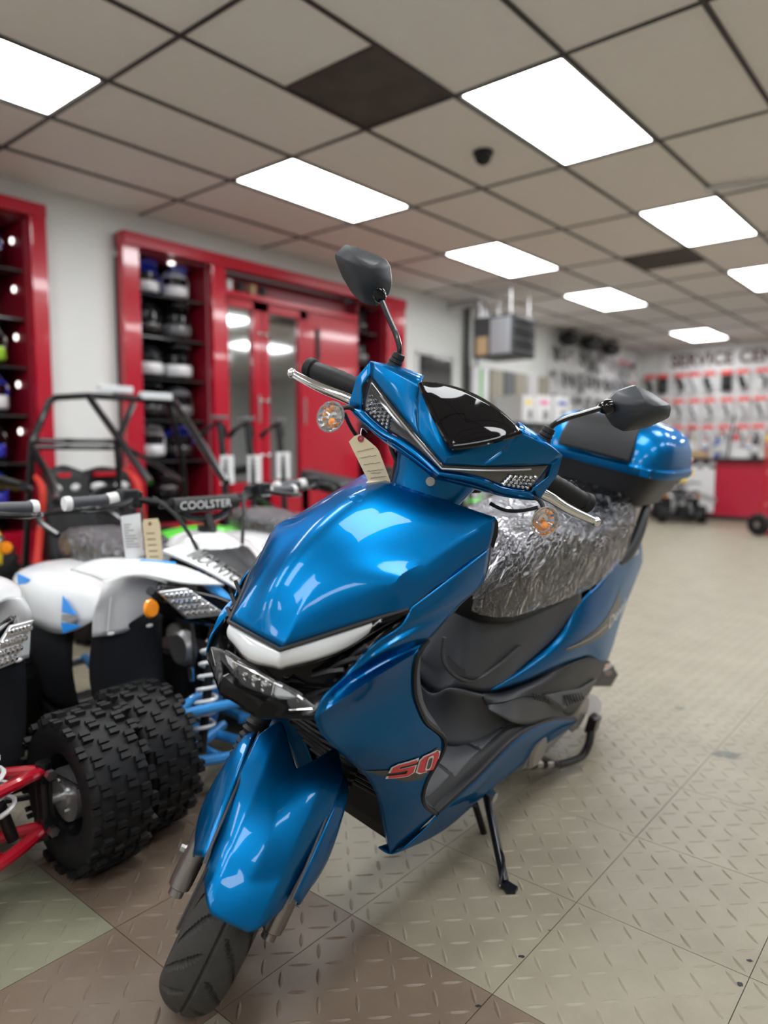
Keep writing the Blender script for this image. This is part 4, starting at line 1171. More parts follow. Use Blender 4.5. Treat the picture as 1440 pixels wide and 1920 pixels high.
# ================================================================ quad bikes parked side by side, noses to the aisle
QO = Vector((-2.07, 1.36, 0))            # root of the white and blue quad; its nose points along +x
def QX(px, py, xl): p = onx(px, py, QO.x + xl); return p - QO
def QY(px, py, yl): p = ony(px, py, QO.y + yl); return p - QO
def film_bump(mb, amp, seed, c):
    rr = random.Random(seed); ph = [(rr.uniform(30, 90), rr.uniform(30, 90), rr.uniform(0, 6)) for _ in range(5)]
    c = Vector(c)
    def f(v):
        s = sum((1 - abs(math.sin(v.x * a + v.y * b + d))) ** 3 for a, b, d in ph) / 5
        n = (v - c); n = n.normalized() if n.length else Vector((0, 0, 1)); return v + n * amp * s
    return mb.apply(f)
_qt = {}
def quad_wheel(root, pos, inner, rad=.19, w=.085, knobs=True, detail=False):
    """balloon tyre with knobs; inner = +1/-1 side (y) where hub and brake drum sit"""
    key = (rad, w)
    M0 = Matrix.Rotation(PI / 2, 4, 'X')
    if key not in _qt:
        a = w; prof = [(rad * .52, -a * .72), (rad * .60, -a * .92), (rad * .78, -a * 1.0), (rad * .90, -a * .94), (rad * .965, -a * .78), (rad * .985, -a * .4), (rad * .99, 0), (rad * .985, a * .4), (rad * .965, a * .78), (rad * .90, a * .94), (rad * .78, a), (rad * .60, a * .92), (rad * .52, a * .72)]
        t = MB(); t.lathe(prof, 56, M0); to = t.build('tyre', 'rubber', ang=50); tm = to.data; bpy.data.objects.remove(to)
        kn = MB()
        for k in range(18):
            for yy, dth, sw in ((-.62, 0, 1), (-.22, .5, 1), (.22, 0, 1), (.62, .5, 1), (-.93, .5, .8), (.93, 0, .8)):
                th = 2 * PI * (k + dth) / 18
                rr = rad * (.975 if abs(yy) < .7 else .925)
                Mk = Matrix.Rotation(th, 4, 'Y') @ Matrix.Translation((rr + .004, yy * w, 0))
                # a knob is a pair of small blocks with a slot between
                for q in (-1, 1): kn.box((0, 0, q * .0085), (.014, .024 * sw, .012), Mk, taper=(1, .85))
        ko = kn.build('k', 'rubber', ang=0, merge=0); km = ko.data; bpy.data.objects.remove(ko)
        rm = MB(); r_ = rad * .53
        rm.lathe([(r_, -a * .74), (r_ * .94, -a * .6), (r_ * .86, -a * .1), (r_ * .5, a * .02), (.0, a * .05)], 32, M0)
        rm.lathe([(r_, a * .74), (r_ * .94, a * .6), (r_ * .86, a * .1), (r_ * .86, -a * .1)], 32, M0)
        ro = rm.build('r', 'black_metal', ang=40); rmm = ro.data; bpy.data.objects.remove(ro)
        _qt[key] = (tm, km, rmm)
    tm, km, rmm = _qt[key]
    def inst(name, me, par=root, p=pos):
        o = bpy.data.objects.new(name, me); COL.objects.link(o); o.parent = par; o.location = p; return o
    tyre_o = inst('tyre', tm)
    ko = inst('tread_knobs', km, tyre_o, (0, 0, 0)); ko['kind'] = 'stuff'
    rim = inst('rim', rmm); rim.rotation_euler = (0, 0, PI if inner < 0 else 0)
    hb = MB(); s = inner
    hb.lathe([(0, .02), (.058, .02), (.062, .03), (.062, .056), (.03, .060), (.03, .066), (.012, .066), (.012, .095), (0, .095)], 24, Matrix.Translation(pos) @ Matrix.Rotation(-s * PI / 2, 4, 'X'))
    h = hb.build('brake_drum', 'drum_alloy', root, ang=40)
    if detail:
        for k in range(4):
            a = k * PI / 2 + .4; b = MB(); c = Vector(pos) + Vector((.035 * math.cos(a), s * .055, .035 * math.sin(a))); b.cyl(c, c + Vector((0, s * .01, 0)), .006, 6); b.build('hub_bolt', 'steel', h)
        b = MB(); b.tube([Vector(pos) + Vector((.03, s * .04, -.02)), Vector(pos) + Vector((.055, s * .05, .035)), Vector(pos) + Vector((.02, s * .09, .07))], .004, 6); b.build('brake_cable', 'black_matt', h)
    return tyre_o

def spring(mb, a, b, r, turns, w, n=14):
    a, b = Vector(a), Vector(b); d = (b - a); t = d.normalized(); n1 = t.cross(Vector((0, 1, .01))).normalized(); n2 = t.cross(n1)
    N = int(turns * n)
    return mb.tube([a + d * (k / N) + (n1 * math.cos(2 * PI * k / n) + n2 * math.sin(2 * PI * k / n)) * r for k in range(N + 1)], w, 6)

def quad(loc, label, arm, body, accent, decal=True, film=True, pad=False, rot=0, near=False, seatm='seat_vinyl', bw=1.0, rack=False, marker=True):
    t = thing('quad_bike', label, 'quad bike', loc, rot, group='quad bikes parked in a row')
    NARROW = ('front_fender', 'rear_fender', 'front_mud_flap', 'side_guard', 'side_marker', 'marker_stalk', 'head_lamp', 'lamp_plate')
    def P(mb, name, m, **k):
        if bw != 1 and name in NARROW + ('fender_rib', 'fender_clip', 'fender_decal', 'blue_flash', 'grey_flash', 'lamp_facet'): mb.apply(lambda v: V(v.x, v.y * bw, v.z))
        return mb.build(name, m, k.pop('parent', t), **k)
    # wheels
    for x, y in ((.42, -.39), (.42, .39)):
        quad_wheel(t, (x, y, .182), 1 if y < 0 else -1, .182, .074, detail=near)
    for x, y in ((-.44, -.35), (-.44, .35)): quad_wheel(t, (x, y, .20), 1 if y < 0 else -1, .20, .10)
    P(MB().cyl((-.44, -.28, .20), (-.44, .28, .20), .016), 'rear_axle', 'steel')
    # front suspension
    for s in (-1, 1):
        bj, bu = (.42, s * .290, .125), (.42, s * .290, .255)
        m = MB(); m.tube(cr([(.53, s * .03, .125), (.49, s * .16, .12), bj], 8), .0145, 10); m.tube(cr([(.30, s * .03, .125), (.36, s * .16, .12), bj], 8), .0145, 10); m.tube([(.468, s * .17, .121), (.378, s * .17, .121)], .011, 8)
        P(m, 'lower_arm', arm)
        m = MB(); m.tube(cr([(.50, s * .05, .26), (.47, s * .18, .265), bu], 8), .0135, 10); m.tube(cr([(.33, s * .05, .26), (.37, s * .18, .265), bu], 8), .0135, 10)
        P(m, 'upper_arm', arm)
        m = MB(); m.cyl((.42, s * .290, .10), (.42, s * .290, .275), .017, 14); m.box((.42, s * .290, .14), (.05, .03, .02)); m.box((.42, s * .290, .245), (.05, .03, .02)); kn = P(m, 'steering_knuckle', 'black_metal')
        for z in (.125, .255):
            for xx in (.447,):
                m = MB(); m.cyl((xx, s * .290, z), (xx + .014, s * .290, z), .012, 6); P(m, 'joint_nut', 'steel', parent=kn)
        m = MB(); m.cyl((.44, s * .21, .135), (.40, s * .13, .47), .013, 12); sh = P(m, 'shock_absorber', 'black_metal')
        P(spring(MB(), (.434, s * .198, .19), (.405, s * .14, .43), .028, 7, .0055), 'shock_spring', 'white_plastic', parent=sh)
        m = MB(); m.tube([(.35, s * .05, .22), (.385, s * .27, .19)], .007, 8); P(m, 'tie_rod', 'black_metal')
    # frame
    m = MB()
    for s in (-1, 1):
        m.tube(cr([(.53, s * .05, .12), (.50, s * .07, .30), (.46, s * .09, .50), (.28, s * .10, .60)], 14), .016, 10)
        m.tube(cr([(.53, s * .05, .12), (.2, s * .08, .11), (-.2, s * .09, .12), (-.42, s * .10, .22)], 12), .015, 10)
        m.tube([(.46, s * .09, .50), (.30, s * .08, .12)], .013, 8)
    m.tube([(.53, -.05, .12), (.53, .05, .12)], .015, 8); m.tube([(.46, -.09, .50), (.46, .09, .50)], .014, 8)
    P(m, 'frame', arm)
    # engine with fins
    m = MB(); m.box((.05, 0, .24), (.26, .16, .18)); m.tube([(.16, 0, .26), (.30, 0, .31)], [.07, .06], 16); e = P(m, 'engine', 'black_metal', bevel=.012)
    for k in range(6):
        m = MB(); m.box((0, 0, 0), (.008, .15, .13), Matrix.Translation((.17 + k * .02, 0, .265 + k * .006)) @ Matrix.Rotation(-.3, 4, 'Y')); P(m, 'cooling_fin', 'black_metal', parent=e)
    m = MB(); m.lathe([(0, .03), (.045, .03), (.055, .015), (.055, 0)], 20, Matrix.Translation((.22, -.10, .37)) @ Matrix.Rotation(PI / 2, 4, 'X')); P(m, 'carburettor', 'alloy', parent=e)
    m = MB(); m.tube(cr([(.25, -.10, .45), (.30, -.13, .36), (.27, -.12, .29)], 8), .006, 6); P(m, 'cable', 'black_matt', parent=e)
    m = MB(); m.cyl((.29, -.135, .33), (.295, -.135, .29), .009, 10); P(m, 'cable_end', 'chrome', parent=e)
    # foot wells with pegs
    for s in (-1, 1):
        m = MB(); m.grid(net([[V(.22, s * .11, .15), V(.22, s * .22, .15), V(.24, s * .34, .16)], [V(-.02, s * .11, .14), V(-.02, s * .22, .14), V(-.02, s * .36, .145)], [V(-.26, s * .11, .15), V(-.26, s * .22, .15), V(-.25, s * .34, .16)]], 8, 6)); fw = P(m, 'foot_well', 'black_plastic', solid=.02)
        m = MB(); m.tube(cr([(.24, s * .34, .165), (.0, s * .365, .15), (-.25, s * .34, .165)], 12), .014, 8); P(m, 'nerf_bar', 'black_metal', parent=fw)
        for k in range(5):
            m = MB(); m.box((-.12 + k * .05, s * .27, .158), (.014, .12, .02)); P(m, 'foot_peg', 'gunmetal' if k != 2 else arm, parent=fw)
        # inner black guard behind the front wheel and before the rear wheel
        m = MB(); m.grid(net([[V(.205, s * .17, .50), V(.20, s * .27, .50), V(.19, s * .375, .485)], [V(.20, s * .17, .33), V(.195, s * .27, .33), V(.17, s * .385, .33)], [V(.23, s * .17, .17), V(.22, s * .27, .17), V(.19, s * .36, .17)]], 8, 6)); P(m, 'front_mud_flap', 'black_plastic', solid=.006)
        m = MB(); m.grid(net([[V(-.02, s * .33, .47), V(-.18, s * .345, .45), V(-.33, s * .34, .47)], [V(-.04, s * .335, .30), V(-.18, s * .35, .28), V(-.34, s * .34, .34)], [V(-.03, s * .32, .17), V(-.15, s * .34, .16), V(-.27, s * .33, .18)]], 8, 8)); P(m, 'side_guard', 'black_plastic', solid=.006)
        # front fender: shoulder from the hood curving over into a flap behind the wheel
        m = MB()
        m.grid(net([[V(.40, s * .09, .585), V(.33, s * .15, .63), V(.22, s * .20, .655)],
                    [V(.36, s * .20, .60), V(.29, s * .25, .645), V(.18, s * .28, .665)],
                    [V(.27, s * .30, .625), V(.215, s * .33, .655), V(.13, s * .345, .66)],
                    [V(.225, s * .365, .615), V(.17, s * .385, .63), V(.09, s * .39, .635)]], 14, 12))
        m.grid(net([[V(.33, s * .235, .600), V(.27, s * .30, .625), V(.225, s * .365, .615)],
                    [V(.245, s * .21, .585), V(.245, s * .295, .60), V(.235, s * .375, .585)],
                    [V(.222, s * .20, .53), V(.222, s * .29, .53), V(.21, s * .385, .525)],
                    [V(.21, s * .290, .475), V(.21, s * .285, .470), V(.195, s * .385, .455)]], 14, 10))
        ff = P(m, 'front_fender', body, solid=.006, ang=28)
        m = MB(); m.tube([V(.232, s * .345, .585), V(.213, s * .35, .47)], .004, 6); P(m, 'fender_rib', body, parent=ff)
        for yy in (.225, .345):
            m = MB(); m.ball((.222, s * yy, .462), (.006, .012, .006), 8, 5); P(m, 'fender_clip', 'white_plastic', parent=ff)
        m = MB(); m.prism([V(.30, s * .19, .634), V(.245, s * .28, .652), V(.235, s * .25, .658), V(.28, s * .17, .645)], V(0, 0, .0035)); P(m, 'fender_decal', accent, parent=ff)
        # rear fender
        m = MB()
        m.grid(net([[V(.04, s * .14, .56), V(-.12, s * .14, .575), V(-.27, s * .14, .585), V(-.42, s * .14, .585)],
                    [V(.09, s * .25, .56), V(-.10, s * .26, .585), V(-.26, s * .265, .59), V(-.42, s * .26, .58)],
                    [V(.13, s * .32, .555), V(-.07, s * .345, .575), V(-.22, s * .355, .572), V(-.38, s * .35, .555)],
                    [V(.15, s * .335, .50), V(.0, s * .372, .43), V(-.17, s * .375, .425), V(-.30, s * .365, .435)]], 16, 16))
        rf = P(m, 'rear_fender', body, solid=.006, ang=35)
        for nm, tri, mm in (('blue_flash', [(.005, .365, .545), (.075, .362, .497), (.01, .372, .497)], accent), ('grey_flash', [(.012, .373, .492), (.09, .362, .492), (.06, .368, .472), (.012, .375, .472)], 'silver_decal'), ('blue_flash', [(.012, .376, .468), (.10, .36, .468), (.02, .376, .436)], accent), ('blue_flash', [(-.22, .358, .565), (-.33, .352, .572), (-.29, .366, .515)], accent)):
            m = MB(); m.prism([V(x, s * (y + .006), z) for x, y, z in tri], V(0, s * .003, 0)); P(m, nm, mm, parent=rf, ang=0)
        # head lamp on its black plate
        m = MB(); m.grid(net([[V(.36, s * .285, .605), V(.43, s * .19, .585), V(.53, s * .03, .50)], [V(.345, s * .295, .56), V(.43, s * .20, .54), V(.54, s * .03, .46)], [V(.35, s * .25, .51), V(.44, s * .16, .48), V(.53, s * .03, .43)]], 8, 10)); hp = P(m, 'lamp_plate', 'black_gloss', solid=.01)
        dm = [V(.392, s * .300, .598), V(.425, s * .232, .602), V(.475, s * .140, .520), V(.425, s * .235, .518)]
        m = MB(); m.prism([p + V(.012, s * .008, 0) for p in dm], V(-.012, 0, 0)); hl_ = P(m, 'head_lamp', 'drum_alloy', bevel=.003)
        for k in range(24):
            u, v = (k % 6) / 5 * .76 + .12, (k // 6) / 3 * .66 + .17
            q = quad_map([dm[3], dm[2], dm[1], dm[0]], u, v) + V(.014, s * .009, 0); m = MB(); m.ball(q, (.006, .0085, .0075), 6, 4); P(m, 'lamp_facet', 'chrome', parent=hl_, ang=15)
        if not marker: continue
        m = MB(); m.lathe([(0, .008), (.022, .007), (.026, 0)], 20, Matrix.Translation((.392, s * .325, .555)) @ V(.9, s * -.2, .1).to_track_quat('Z', 'Y').to_matrix().to_4x4()); P(m, 'side_marker', 'amber')
        m = MB(); m.tube([(.36, s * .29, .585), (.385, s * .32, .60)], .012, 8); P(m, 'marker_stalk', 'black_matt')
    # nose plates with lettering
    for s in (-1, 1):
        m = MB(); m.grid(net([[V(.20, s * .165, .675), V(.33, s * .12, .632), V(.46, s * .06, .562), V(.58, s * .012, .49)], [V(.21, s * .09, .695), V(.33, s * .052, .655), V(.46, s * .012, .582), V(.585, s * .0, .494)]], 4, 14)); pl_ = P(m, 'nose_plate', body, solid=.012, bevel=.003)
        if s < 0 and pad:
            m = MB(); a0, a1 = V(.275, -.130, .650), V(.462, -.050, .560); b0, b1 = V(.285, -.080, .668), V(.472, -.018, .572)
            lettering('plate_lettering', 'MOUNTOPZ', bold=.02, corners=[a0 + V(0, -.004, .012), a1 + V(0, -.004, .012), b1 + V(0, -.004, .012), b0 + V(0, -.004, .012)], m='grey_decal', parent=pl_)
    m = MB(); m.grid(net([[V(.20, -.115, .685), V(.21, 0, .705), V(.20, .115, .685)], [V(.33, -.08, .648), V(.34, 0, .665), V(.33, .08, .648)], [V(.46, -.035, .575), V(.47, 0, .585), V(.46, .035, .575)], [V(.57, -.005, .50), V(.575, 0, .502), V(.57, .005, .50)]], 12, 10)); P(m, 'nose_centre', 'black_plastic', solid=.006)
    m = MB(); m.ball((.18, 0, .67), (.14, .10, .05), 20, 10); P(m, 'tank_cover', body)
    m = MB(); m.cyl((.20, .0, .71), (.20, 0, .735), .03, 16); P(m, 'fuel_cap', 'black_plastic')
    # seat and its film
    ss = [(.10, .07, .55, .645), (.0, .10, .55, .66), (-.15, .13, .55, .65), (-.3, .135, .555, .655), (-.45, .13, .56, .675), (-.56, .10, .57, .67)]
    g = [ringsec(*q, 28) for q in ss]; gc = [cr([r[k] for r in g], 20) for k in range(28)]; g = [[gc[k][i] for k in range(28)] for i in range(21)]
    m = MB(); m.grid(g, closev=True); m.f.append(tuple(range(28))); m.f.append(tuple(len(m.v) - 28 + k for k in range(28))); P(m, 'seat', seatm, ang=60)
    if film:
        g = [ringsec(q[0], q[1], q[2], q[3], 72, .008) for q in ss]; gc = [cr([r[k] for r in g], 60) for k in range(72)]; ks = [k % 72 for k in range(66, 72 + 43)]
        m = MB(); m.grid([[gc[k][i] for k in ks] for i in range(61)]); film_bump(m, .014, 5, (-.2, 0, .6)); P(m, 'seat_film', 'clear_film', ang=0)
    # handlebar
    m = MB()
    bar = cr([(.14, -.42, .825), (.15, -.24, .83), (.19, -.12, .80), (.20, -.06, .765), (.20, .06, .765), (.19, .12, .80), (.15, .24, .83), (.14, .42, .825)], 40)
    m.tube(bar, .011, 10); hb = P(m, 'handlebar', 'black_metal')
    m = MB(); m.tube([(.19, -.16, .805), (.19, .16, .805)], .008, 8); P(m, 'cross_bar', 'black_metal', parent=hb)
    m = MB(); m.tube([(.19, -.12, .803), (.19, .12, .803)], .024, 12); P(m, 'bar_pad', 'black_matt', parent=hb)
    if pad: lettering('pad_lettering', 'COOLSTER', [V(.2145, -.105, .791), V(.2145, .085, .791), V(.2140, .085, .815), V(.2140, -.105, .815)], 'white_decal', hb)
    m = MB(); m.cyl((.20, 0, .77), (.30, 0, .50), .016, 10); P(m, 'steering_column', 'black_metal')
    for s in (-1, 1):
        a, b = V(.141, s * .42, .825), V(.148, s * .295, .829); d = (a - b).normalized()
        m = MB(); m.lathe([(.017, 0), (.018, .015), (.017, .02), (.0165, .1), (.019, .112), (.019, .126), (.012, .13), (0, .13)], 16, Matrix.Translation(b) @ d.to_track_quat('Z', 'Y').to_matrix().to_4x4()); gr = P(m, 'grip', 'grey_plastic', parent=hb)
        m = MB(); m.lathe([(.0195, .112), (.0205, .118), (.0195, .130), (0, .131)], 16, Matrix.Translation(b) @ d.to_track_quat('Z', 'Y').to_matrix().to_4x4()); P(m, 'grip_end', 'white_matt', parent=hb)
        m = MB(); m.lathe([(.016, -.03), (.022, -.02), (.020, .005), (.0165, .01)], 14, Matrix.Translation(b) @ d.to_track_quat('Z', 'Y').to_matrix().to_4x4()); P(m, 'throttle_housing', 'white_matt', parent=hb)
        m = MB(); m.box((.165, s * .25, .838), (.05, .05, .04)); m.box((.15, s * .215, .826), (.035, .03, .05)); P(m, 'switch_box', 'black_plastic', parent=hb, bevel=.005)
        m = MB(); m.tube(cr([(.185, s * .25, .83), (.21, s * .31, .818), (.205, s * .39, .812), (.195, s * .405, .812)], 12), [.008] * 9 + [.006] * 2 + [.005, .007], 8); P(m, 'brake_lever', 'black_metal', parent=hb)
        m = MB(); m.tube(cr([(.17, s * .17, .83), (.22, s * .13, .78), (.27, s * .08, .66), (.30, s * .05, .55)], 12), .006, 7); P(m, 'control_cable', 'black_matt', parent=hb)
    if rack:
        for k, x in enumerate((.12, .24, .36, .48)): P(MB().tube(cr([(x, -.40, .80), (x, -.34, .83), (x, .34, .83), (x, .40, .80)], 10), .016, 8), 'rack_bar', 'black_plastic')
        for s in (-1, 1): P(MB().tube([(.10, s * .36, .82), (.50, s * .36, .82)], .02, 8), 'rack_rail', 'black_plastic')
    # front bumper and rear rack
    m = MB(); m.tube(cr([(.50, -.10, .30), (.62, -.10, .36), (.64, 0, .38), (.62, .10, .36), (.50, .10, .30)], 20), .012, 8); P(m, 'front_bumper', 'black_metal')
    m = MB(); m.tube(cr([(-.50, -.14, .66), (-.66, -.13, .72), (-.68, 0, .73), (-.66, .13, .72), (-.50, .14, .66)], 20), .012, 8); P(m, 'rear_rack', 'black_metal')
    return t
quad(tuple(QO), 'white and blue quad bike with blue suspension arms beside the scooter', 'sky_blue_metal', 'white_plastic', 'sky_blue_decal', pad=True)
quad((-2.01, .41, 0), 'white quad bike with red suspension arms at the left edge', 'red_metal', 'white_plastic', 'sky_blue_decal', near=True, bw=.95, marker=False)
quad((-2.30, 2.32, 0), 'white quad bike with black frame mostly hidden behind the scooter', 'black_metal', 'white_plastic', 'red_decal')
quad((-3.55, .95, 0), 'yellow and black quad bike behind the white ones', 'black_metal', 'yellow_plastic', 'grey_decal', film=False, rack=True)

# papers on the bars of the blue-armed quad
def card(name, label, px, xl, m, thick=.0008):
    t = thing(name, label, 'tag')
    pts = [QX(x, y, xl) + QO for x, y in px]
    MB().prism(pts, Vector((-thick, 0, 0))).build('card', m, t, ang=0)
    return t
t = card('price_sheet', 'white printed sheet hanging from the handlebar of the blue-armed quad', [(226, 968), (263, 962), (270, 1042), (236, 1050)], .20, 'paper')
for k in range(9):
    y = 985 + k * 5.2; w = (14, 10, 18, 8, 20, 22, 16, 24, 26)[k]
    a = [QX(232 + k * .5, y, .2012) + QO, QX(232 + k * .5 + w, y - .8, .2012) + QO, QX(232 + k * .5 + w, y - 2.3, .2012) + QO, QX(232 + k * .5, y - 1.6, .2012) + QO]
    MB().prism(a, Vector((.0003, 0, 0))).build('printed_line', 'silver_decal', t, ang=0)
t = card('hang_tag', 'manila hang tag beside the white sheet on the quad handlebar', [(269, 974), (296, 972), (300, 982), (306, 1054), (276, 1055), (267, 983)], .23, 'manila')
for k in range(5):
    y = 1001 + k * 11; a = [QX(275 + k * 1.4, y, .2312) + QO, QX(290 + k * 1.8, y - .5, .2312) + QO, QX(290 + k * 1.8, y - 2, .2312) + QO, QX(275 + k * 1.4, y - 1.4, .2312) + QO]
    MB().prism(a, Vector((.0003, 0, 0))).build('tag_writing', 'grey_decal', t, ang=0)
MB().lathe([(.002, 0), (.005, 0), (.005, .001), (.002, .001)], 16, Matrix.Translation(QX(281, 982, .2315) + QO) @ Matrix.Rotation(PI / 2, 4, 'Y')).build('eyelet', 'eyelet_red', t, ang=0)
# ================================================================ built-in red cabinets along the left wall
XF = -5.06; XB = -5.60
def part_box(t, name, c, d, m, bevel=0, rel=None):
    r = Vector(rel) if rel else Vector((0, 0, 0))
    return MB().box(Vector(c) - r, d).build(name, m, t, ang=0, bevel=bevel)
SH = (2.19, 1.86, 1.53, 1.20, .87, .54)
def cab_post(t, ya, yb, zt, o, name='post'): return part_box(t, name, ((XF + XB) / 2 if name == 'side_panel' else XF - .04, (ya + yb) / 2, zt / 2), ((XF - XB) if name == 'side_panel' else .08, yb - ya, zt), 'cabinet_red', .008, o)
def bay(t, ya, yb, zt, o, shelves=SH, pucks=5):
    part_box(t, 'back_panel', (XB + .01, (ya + yb) / 2, zt / 2), (.02, yb - ya, zt), 'black_matt', 0, o)
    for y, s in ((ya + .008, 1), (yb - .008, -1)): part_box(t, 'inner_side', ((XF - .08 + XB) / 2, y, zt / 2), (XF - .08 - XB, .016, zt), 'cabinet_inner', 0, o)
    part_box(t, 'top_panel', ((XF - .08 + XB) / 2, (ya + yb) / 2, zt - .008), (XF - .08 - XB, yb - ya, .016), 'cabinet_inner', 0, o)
    for z in shelves: part_box(t, 'shelf', ((XF - .1 + XB) / 2, (ya + yb) / 2, z - .006), (XF - .12 - XB, yb - ya - .03, .012), 'smoke_lens', 0, o)
    for k, z in enumerate(shelves[:pucks]):
        MB().ball((XF - .25 - o[0], yb - .02 - o[1], z + .22), (.022, .010, .022), 12, 8).build('puck_lamp', 'puck_glow', t)
c1o = (XF, 1.5, 0)
cab1 = thing('helmet_cabinet', 'red built-in helmet cabinet cut by the left edge', 'cabinet', c1o)
part_box(cab1, 'header', (XF - .04, 1.48, 2.585), (.10, 1.86, .09), 'cabinet_red', .008, c1o)
for ya, yb in ((2.30, 2.41), (.55, .66), (1.44, 1.54)): cab_post(cab1, ya, yb, 2.56, c1o)
bay(cab1, 1.54, 2.30, 2.54, c1o); bay(cab1, .66, 1.44, 2.54, c1o)
part_box(cab1, 'plinth', (XF - .05, 1.48, .20), (.10, 1.84, .40), 'cabinet_red', 0, c1o)
c2o = (XF, 4.67, 0)
cab2 = thing('display_cabinet', 'long red built-in cabinet with helmet bays and mirrored doors', 'cabinet', c2o)
part_box(cab2, 'header', (XF - .04, 4.675, 2.545), (.12, 3.41, .10), 'cabinet_red', .01, c2o)
for ya, yb in ((2.97, 3.115), (3.785, 3.93), (6.08, 6.38)): cab_post(cab2, ya, yb, 2.50, c2o)
bay(cab2, 3.115, 3.785, 2.49, c2o, pucks=0); bay(cab2, 5.67, 6.08, 2.49, c2o, pucks=0)
MB().ball((XF - .12 - c2o[0], 3.475 - c2o[1], 2.462), (.028, .028, .012), 12, 8).build('puck_lamp', 'puck_glow', cab2)
part_box(cab2, 'plinth', (XF - .05, 4.67, .18), (.10, 3.3, .36), 'cabinet_red', 0, c2o)
# middle: recessed transom, two mirrored doors, a flat panel
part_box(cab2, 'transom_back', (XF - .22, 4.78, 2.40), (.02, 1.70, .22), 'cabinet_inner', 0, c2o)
part_box(cab2, 'transom_rail', (XF - .12, 4.78, 2.305), (.16, 1.70, .05), 'cabinet_red', .005, c2o)
part_box(cab2, 'flat_panel', (XF - .10, 5.31, 1.26), (.05, .72, 2.06), 'cabinet_red', .005, c2o)
MB().box((XF - .07 - c2o[0], 5.08 - c2o[1], 1.98), (.02, .05, .30)).build('louvre_slot', 'black_matt', cab2, ang=0)
for k, (ya, yb) in enumerate(((3.93, 4.38), (4.39, 4.95))):
    dr = MB()
    dr.box((XF - .10 - c2o[0], ya + .035 - c2o[1], 1.26), (.05, .07, 2.05)); dr.box((XF - .10 - c2o[0], yb - .05 - c2o[1], 1.26), (.05, .10, 2.05))
    dr.box((XF - .10 - c2o[0], (ya + yb) / 2 - c2o[1], 2.25), (.05, yb - ya, .10)); dr.box((XF - .10 - c2o[0], (ya + yb) / 2 - c2o[1], .45), (.05, yb - ya, .42))
    d = dr.build('door', 'cabinet_red', cab2, ang=0)
    MB().box((XF - .115 - c2o[0], (ya + yb) / 2 - c2o[1], 1.42), (.008, yb - ya - .10, 1.60)).build('mirror_pane', 'cabinet_mirror', d, ang=0)
    for z in (2.0, 1.4, .9): MB().ball((XF - .066 - c2o[0], (yb - .03 if k == 0 else ya + .04) - c2o[1], z), .022, 10, 6).build('door_knob', 'chrome', d)
    MB().cyl((XF - .065 - c2o[0], yb - .05 - c2o[1], 1.2), (XF - .065 - c2o[0], yb - .05 - c2o[1], 1.45), .01, 8).build('pull_handle', 'steel', d)
for k in range(4): tag(MB().box((0, 0, .05), (.05, .05, .10)).build('small_bottle', ('white_matt', 'black_matt', 'cardboard', 'black_matt')[k]), ('white small bottle on the ledge above the mirrored doors', 'black small bottle next to the white one above the mirrored doors', 'brown small carton above the mirrored doors', 'black small tin farthest along the ledge above the mirrored doors')[k], 'bottle', 'oddments above the mirrored doors').location = (XF - .13, 4.05 + k * .13, 2.331)

# ---- helmets
def helmet_parts():
    """shell, visor, chin bar, peak, trim meshes; face looks along +x"""
    out = {}
    def shell():
        g = []
        for i in range(17):
            t = PI * (.02 + .80 * i / 16); row = []
            for j in range(28):
                a = 2 * PI * j / 28
                r = V(.155 * math.sin(t) * math.cos(a), .122 * math.sin(t) * math.sin(a), .135 * math.cos(t))
                if r.x > .04 and r.z < .05: r.x = .04 + (r.x - .04) * .45
                row.append(r + V(0, 0, .135))
            g.append(row)
        m = MB(); m.grid(g, closev=True, flip=True); m.f.append(tuple(range(28))); return m
    def visor():
        g = []
        for i in range(7):
            z = .115 + .075 * i / 6
            g.append([V(.128 * math.cos(a) * (1 - .0 * i) + .005, .112 * math.sin(a), z) for a in [R(-72 + 144 * j / 16) for j in range(17)]])
        return MB().grid(g)
    def chin():
        g = []
        for i in range(6):
            z = .03 + .085 * i / 5; ex = .165 - .02 * abs(i - 3) / 3
            g.append([V(ex * math.cos(a) ** .8 if math.cos(a) > 0 else 0, (.118 - .01 * (i == 0)) * math.sin(a), z) for a in [R(-80 + 160 * j / 18) for j in range(19)]])
        return MB().grid(g)
    def peak():
        g = []
        for i in range(5):
            u = i / 4
            g.append([V(.10 + .14 * u, y * (1 - .25 * u), .215 + .03 * u - .5 * y * y * 3) for y in [-.085 + .17 * j / 8 for j in range(9)]])
        return MB().grid(g)
    return shell, visor, chin, peak
_hm = {}
def helmet(loc, yaw, label, cols, peak=False, group='helmets in the red cabinets', s=1.0):
    t = thing('helmet', label, 'helmet', loc, yaw, group); t.scale = (s, s, s)
    sh, vi, ch, pk = helmet_parts()
    def put(name, fn, m, solid):
        key = (name, m)
        if key not in _hm:
            o = fn().build(name, m, t, ang=50, solid=solid); _hm[key] = o
        else:
            o = _hm[key].copy(); COL.objects.link(o); o.parent = t
        return o
    put('shell', sh, cols[0], .006); put('visor', vi, 'black_gloss', .003); put('chin_bar', ch, cols[1], .008)
    if peak: put('peak', pk, cols[2] if len(cols) > 2 else cols[0], .005)
    return t
HB, HK, HW, HG = 'helmet_blue', 'helmet_black', 'helmet_white', 'helmet_grey'
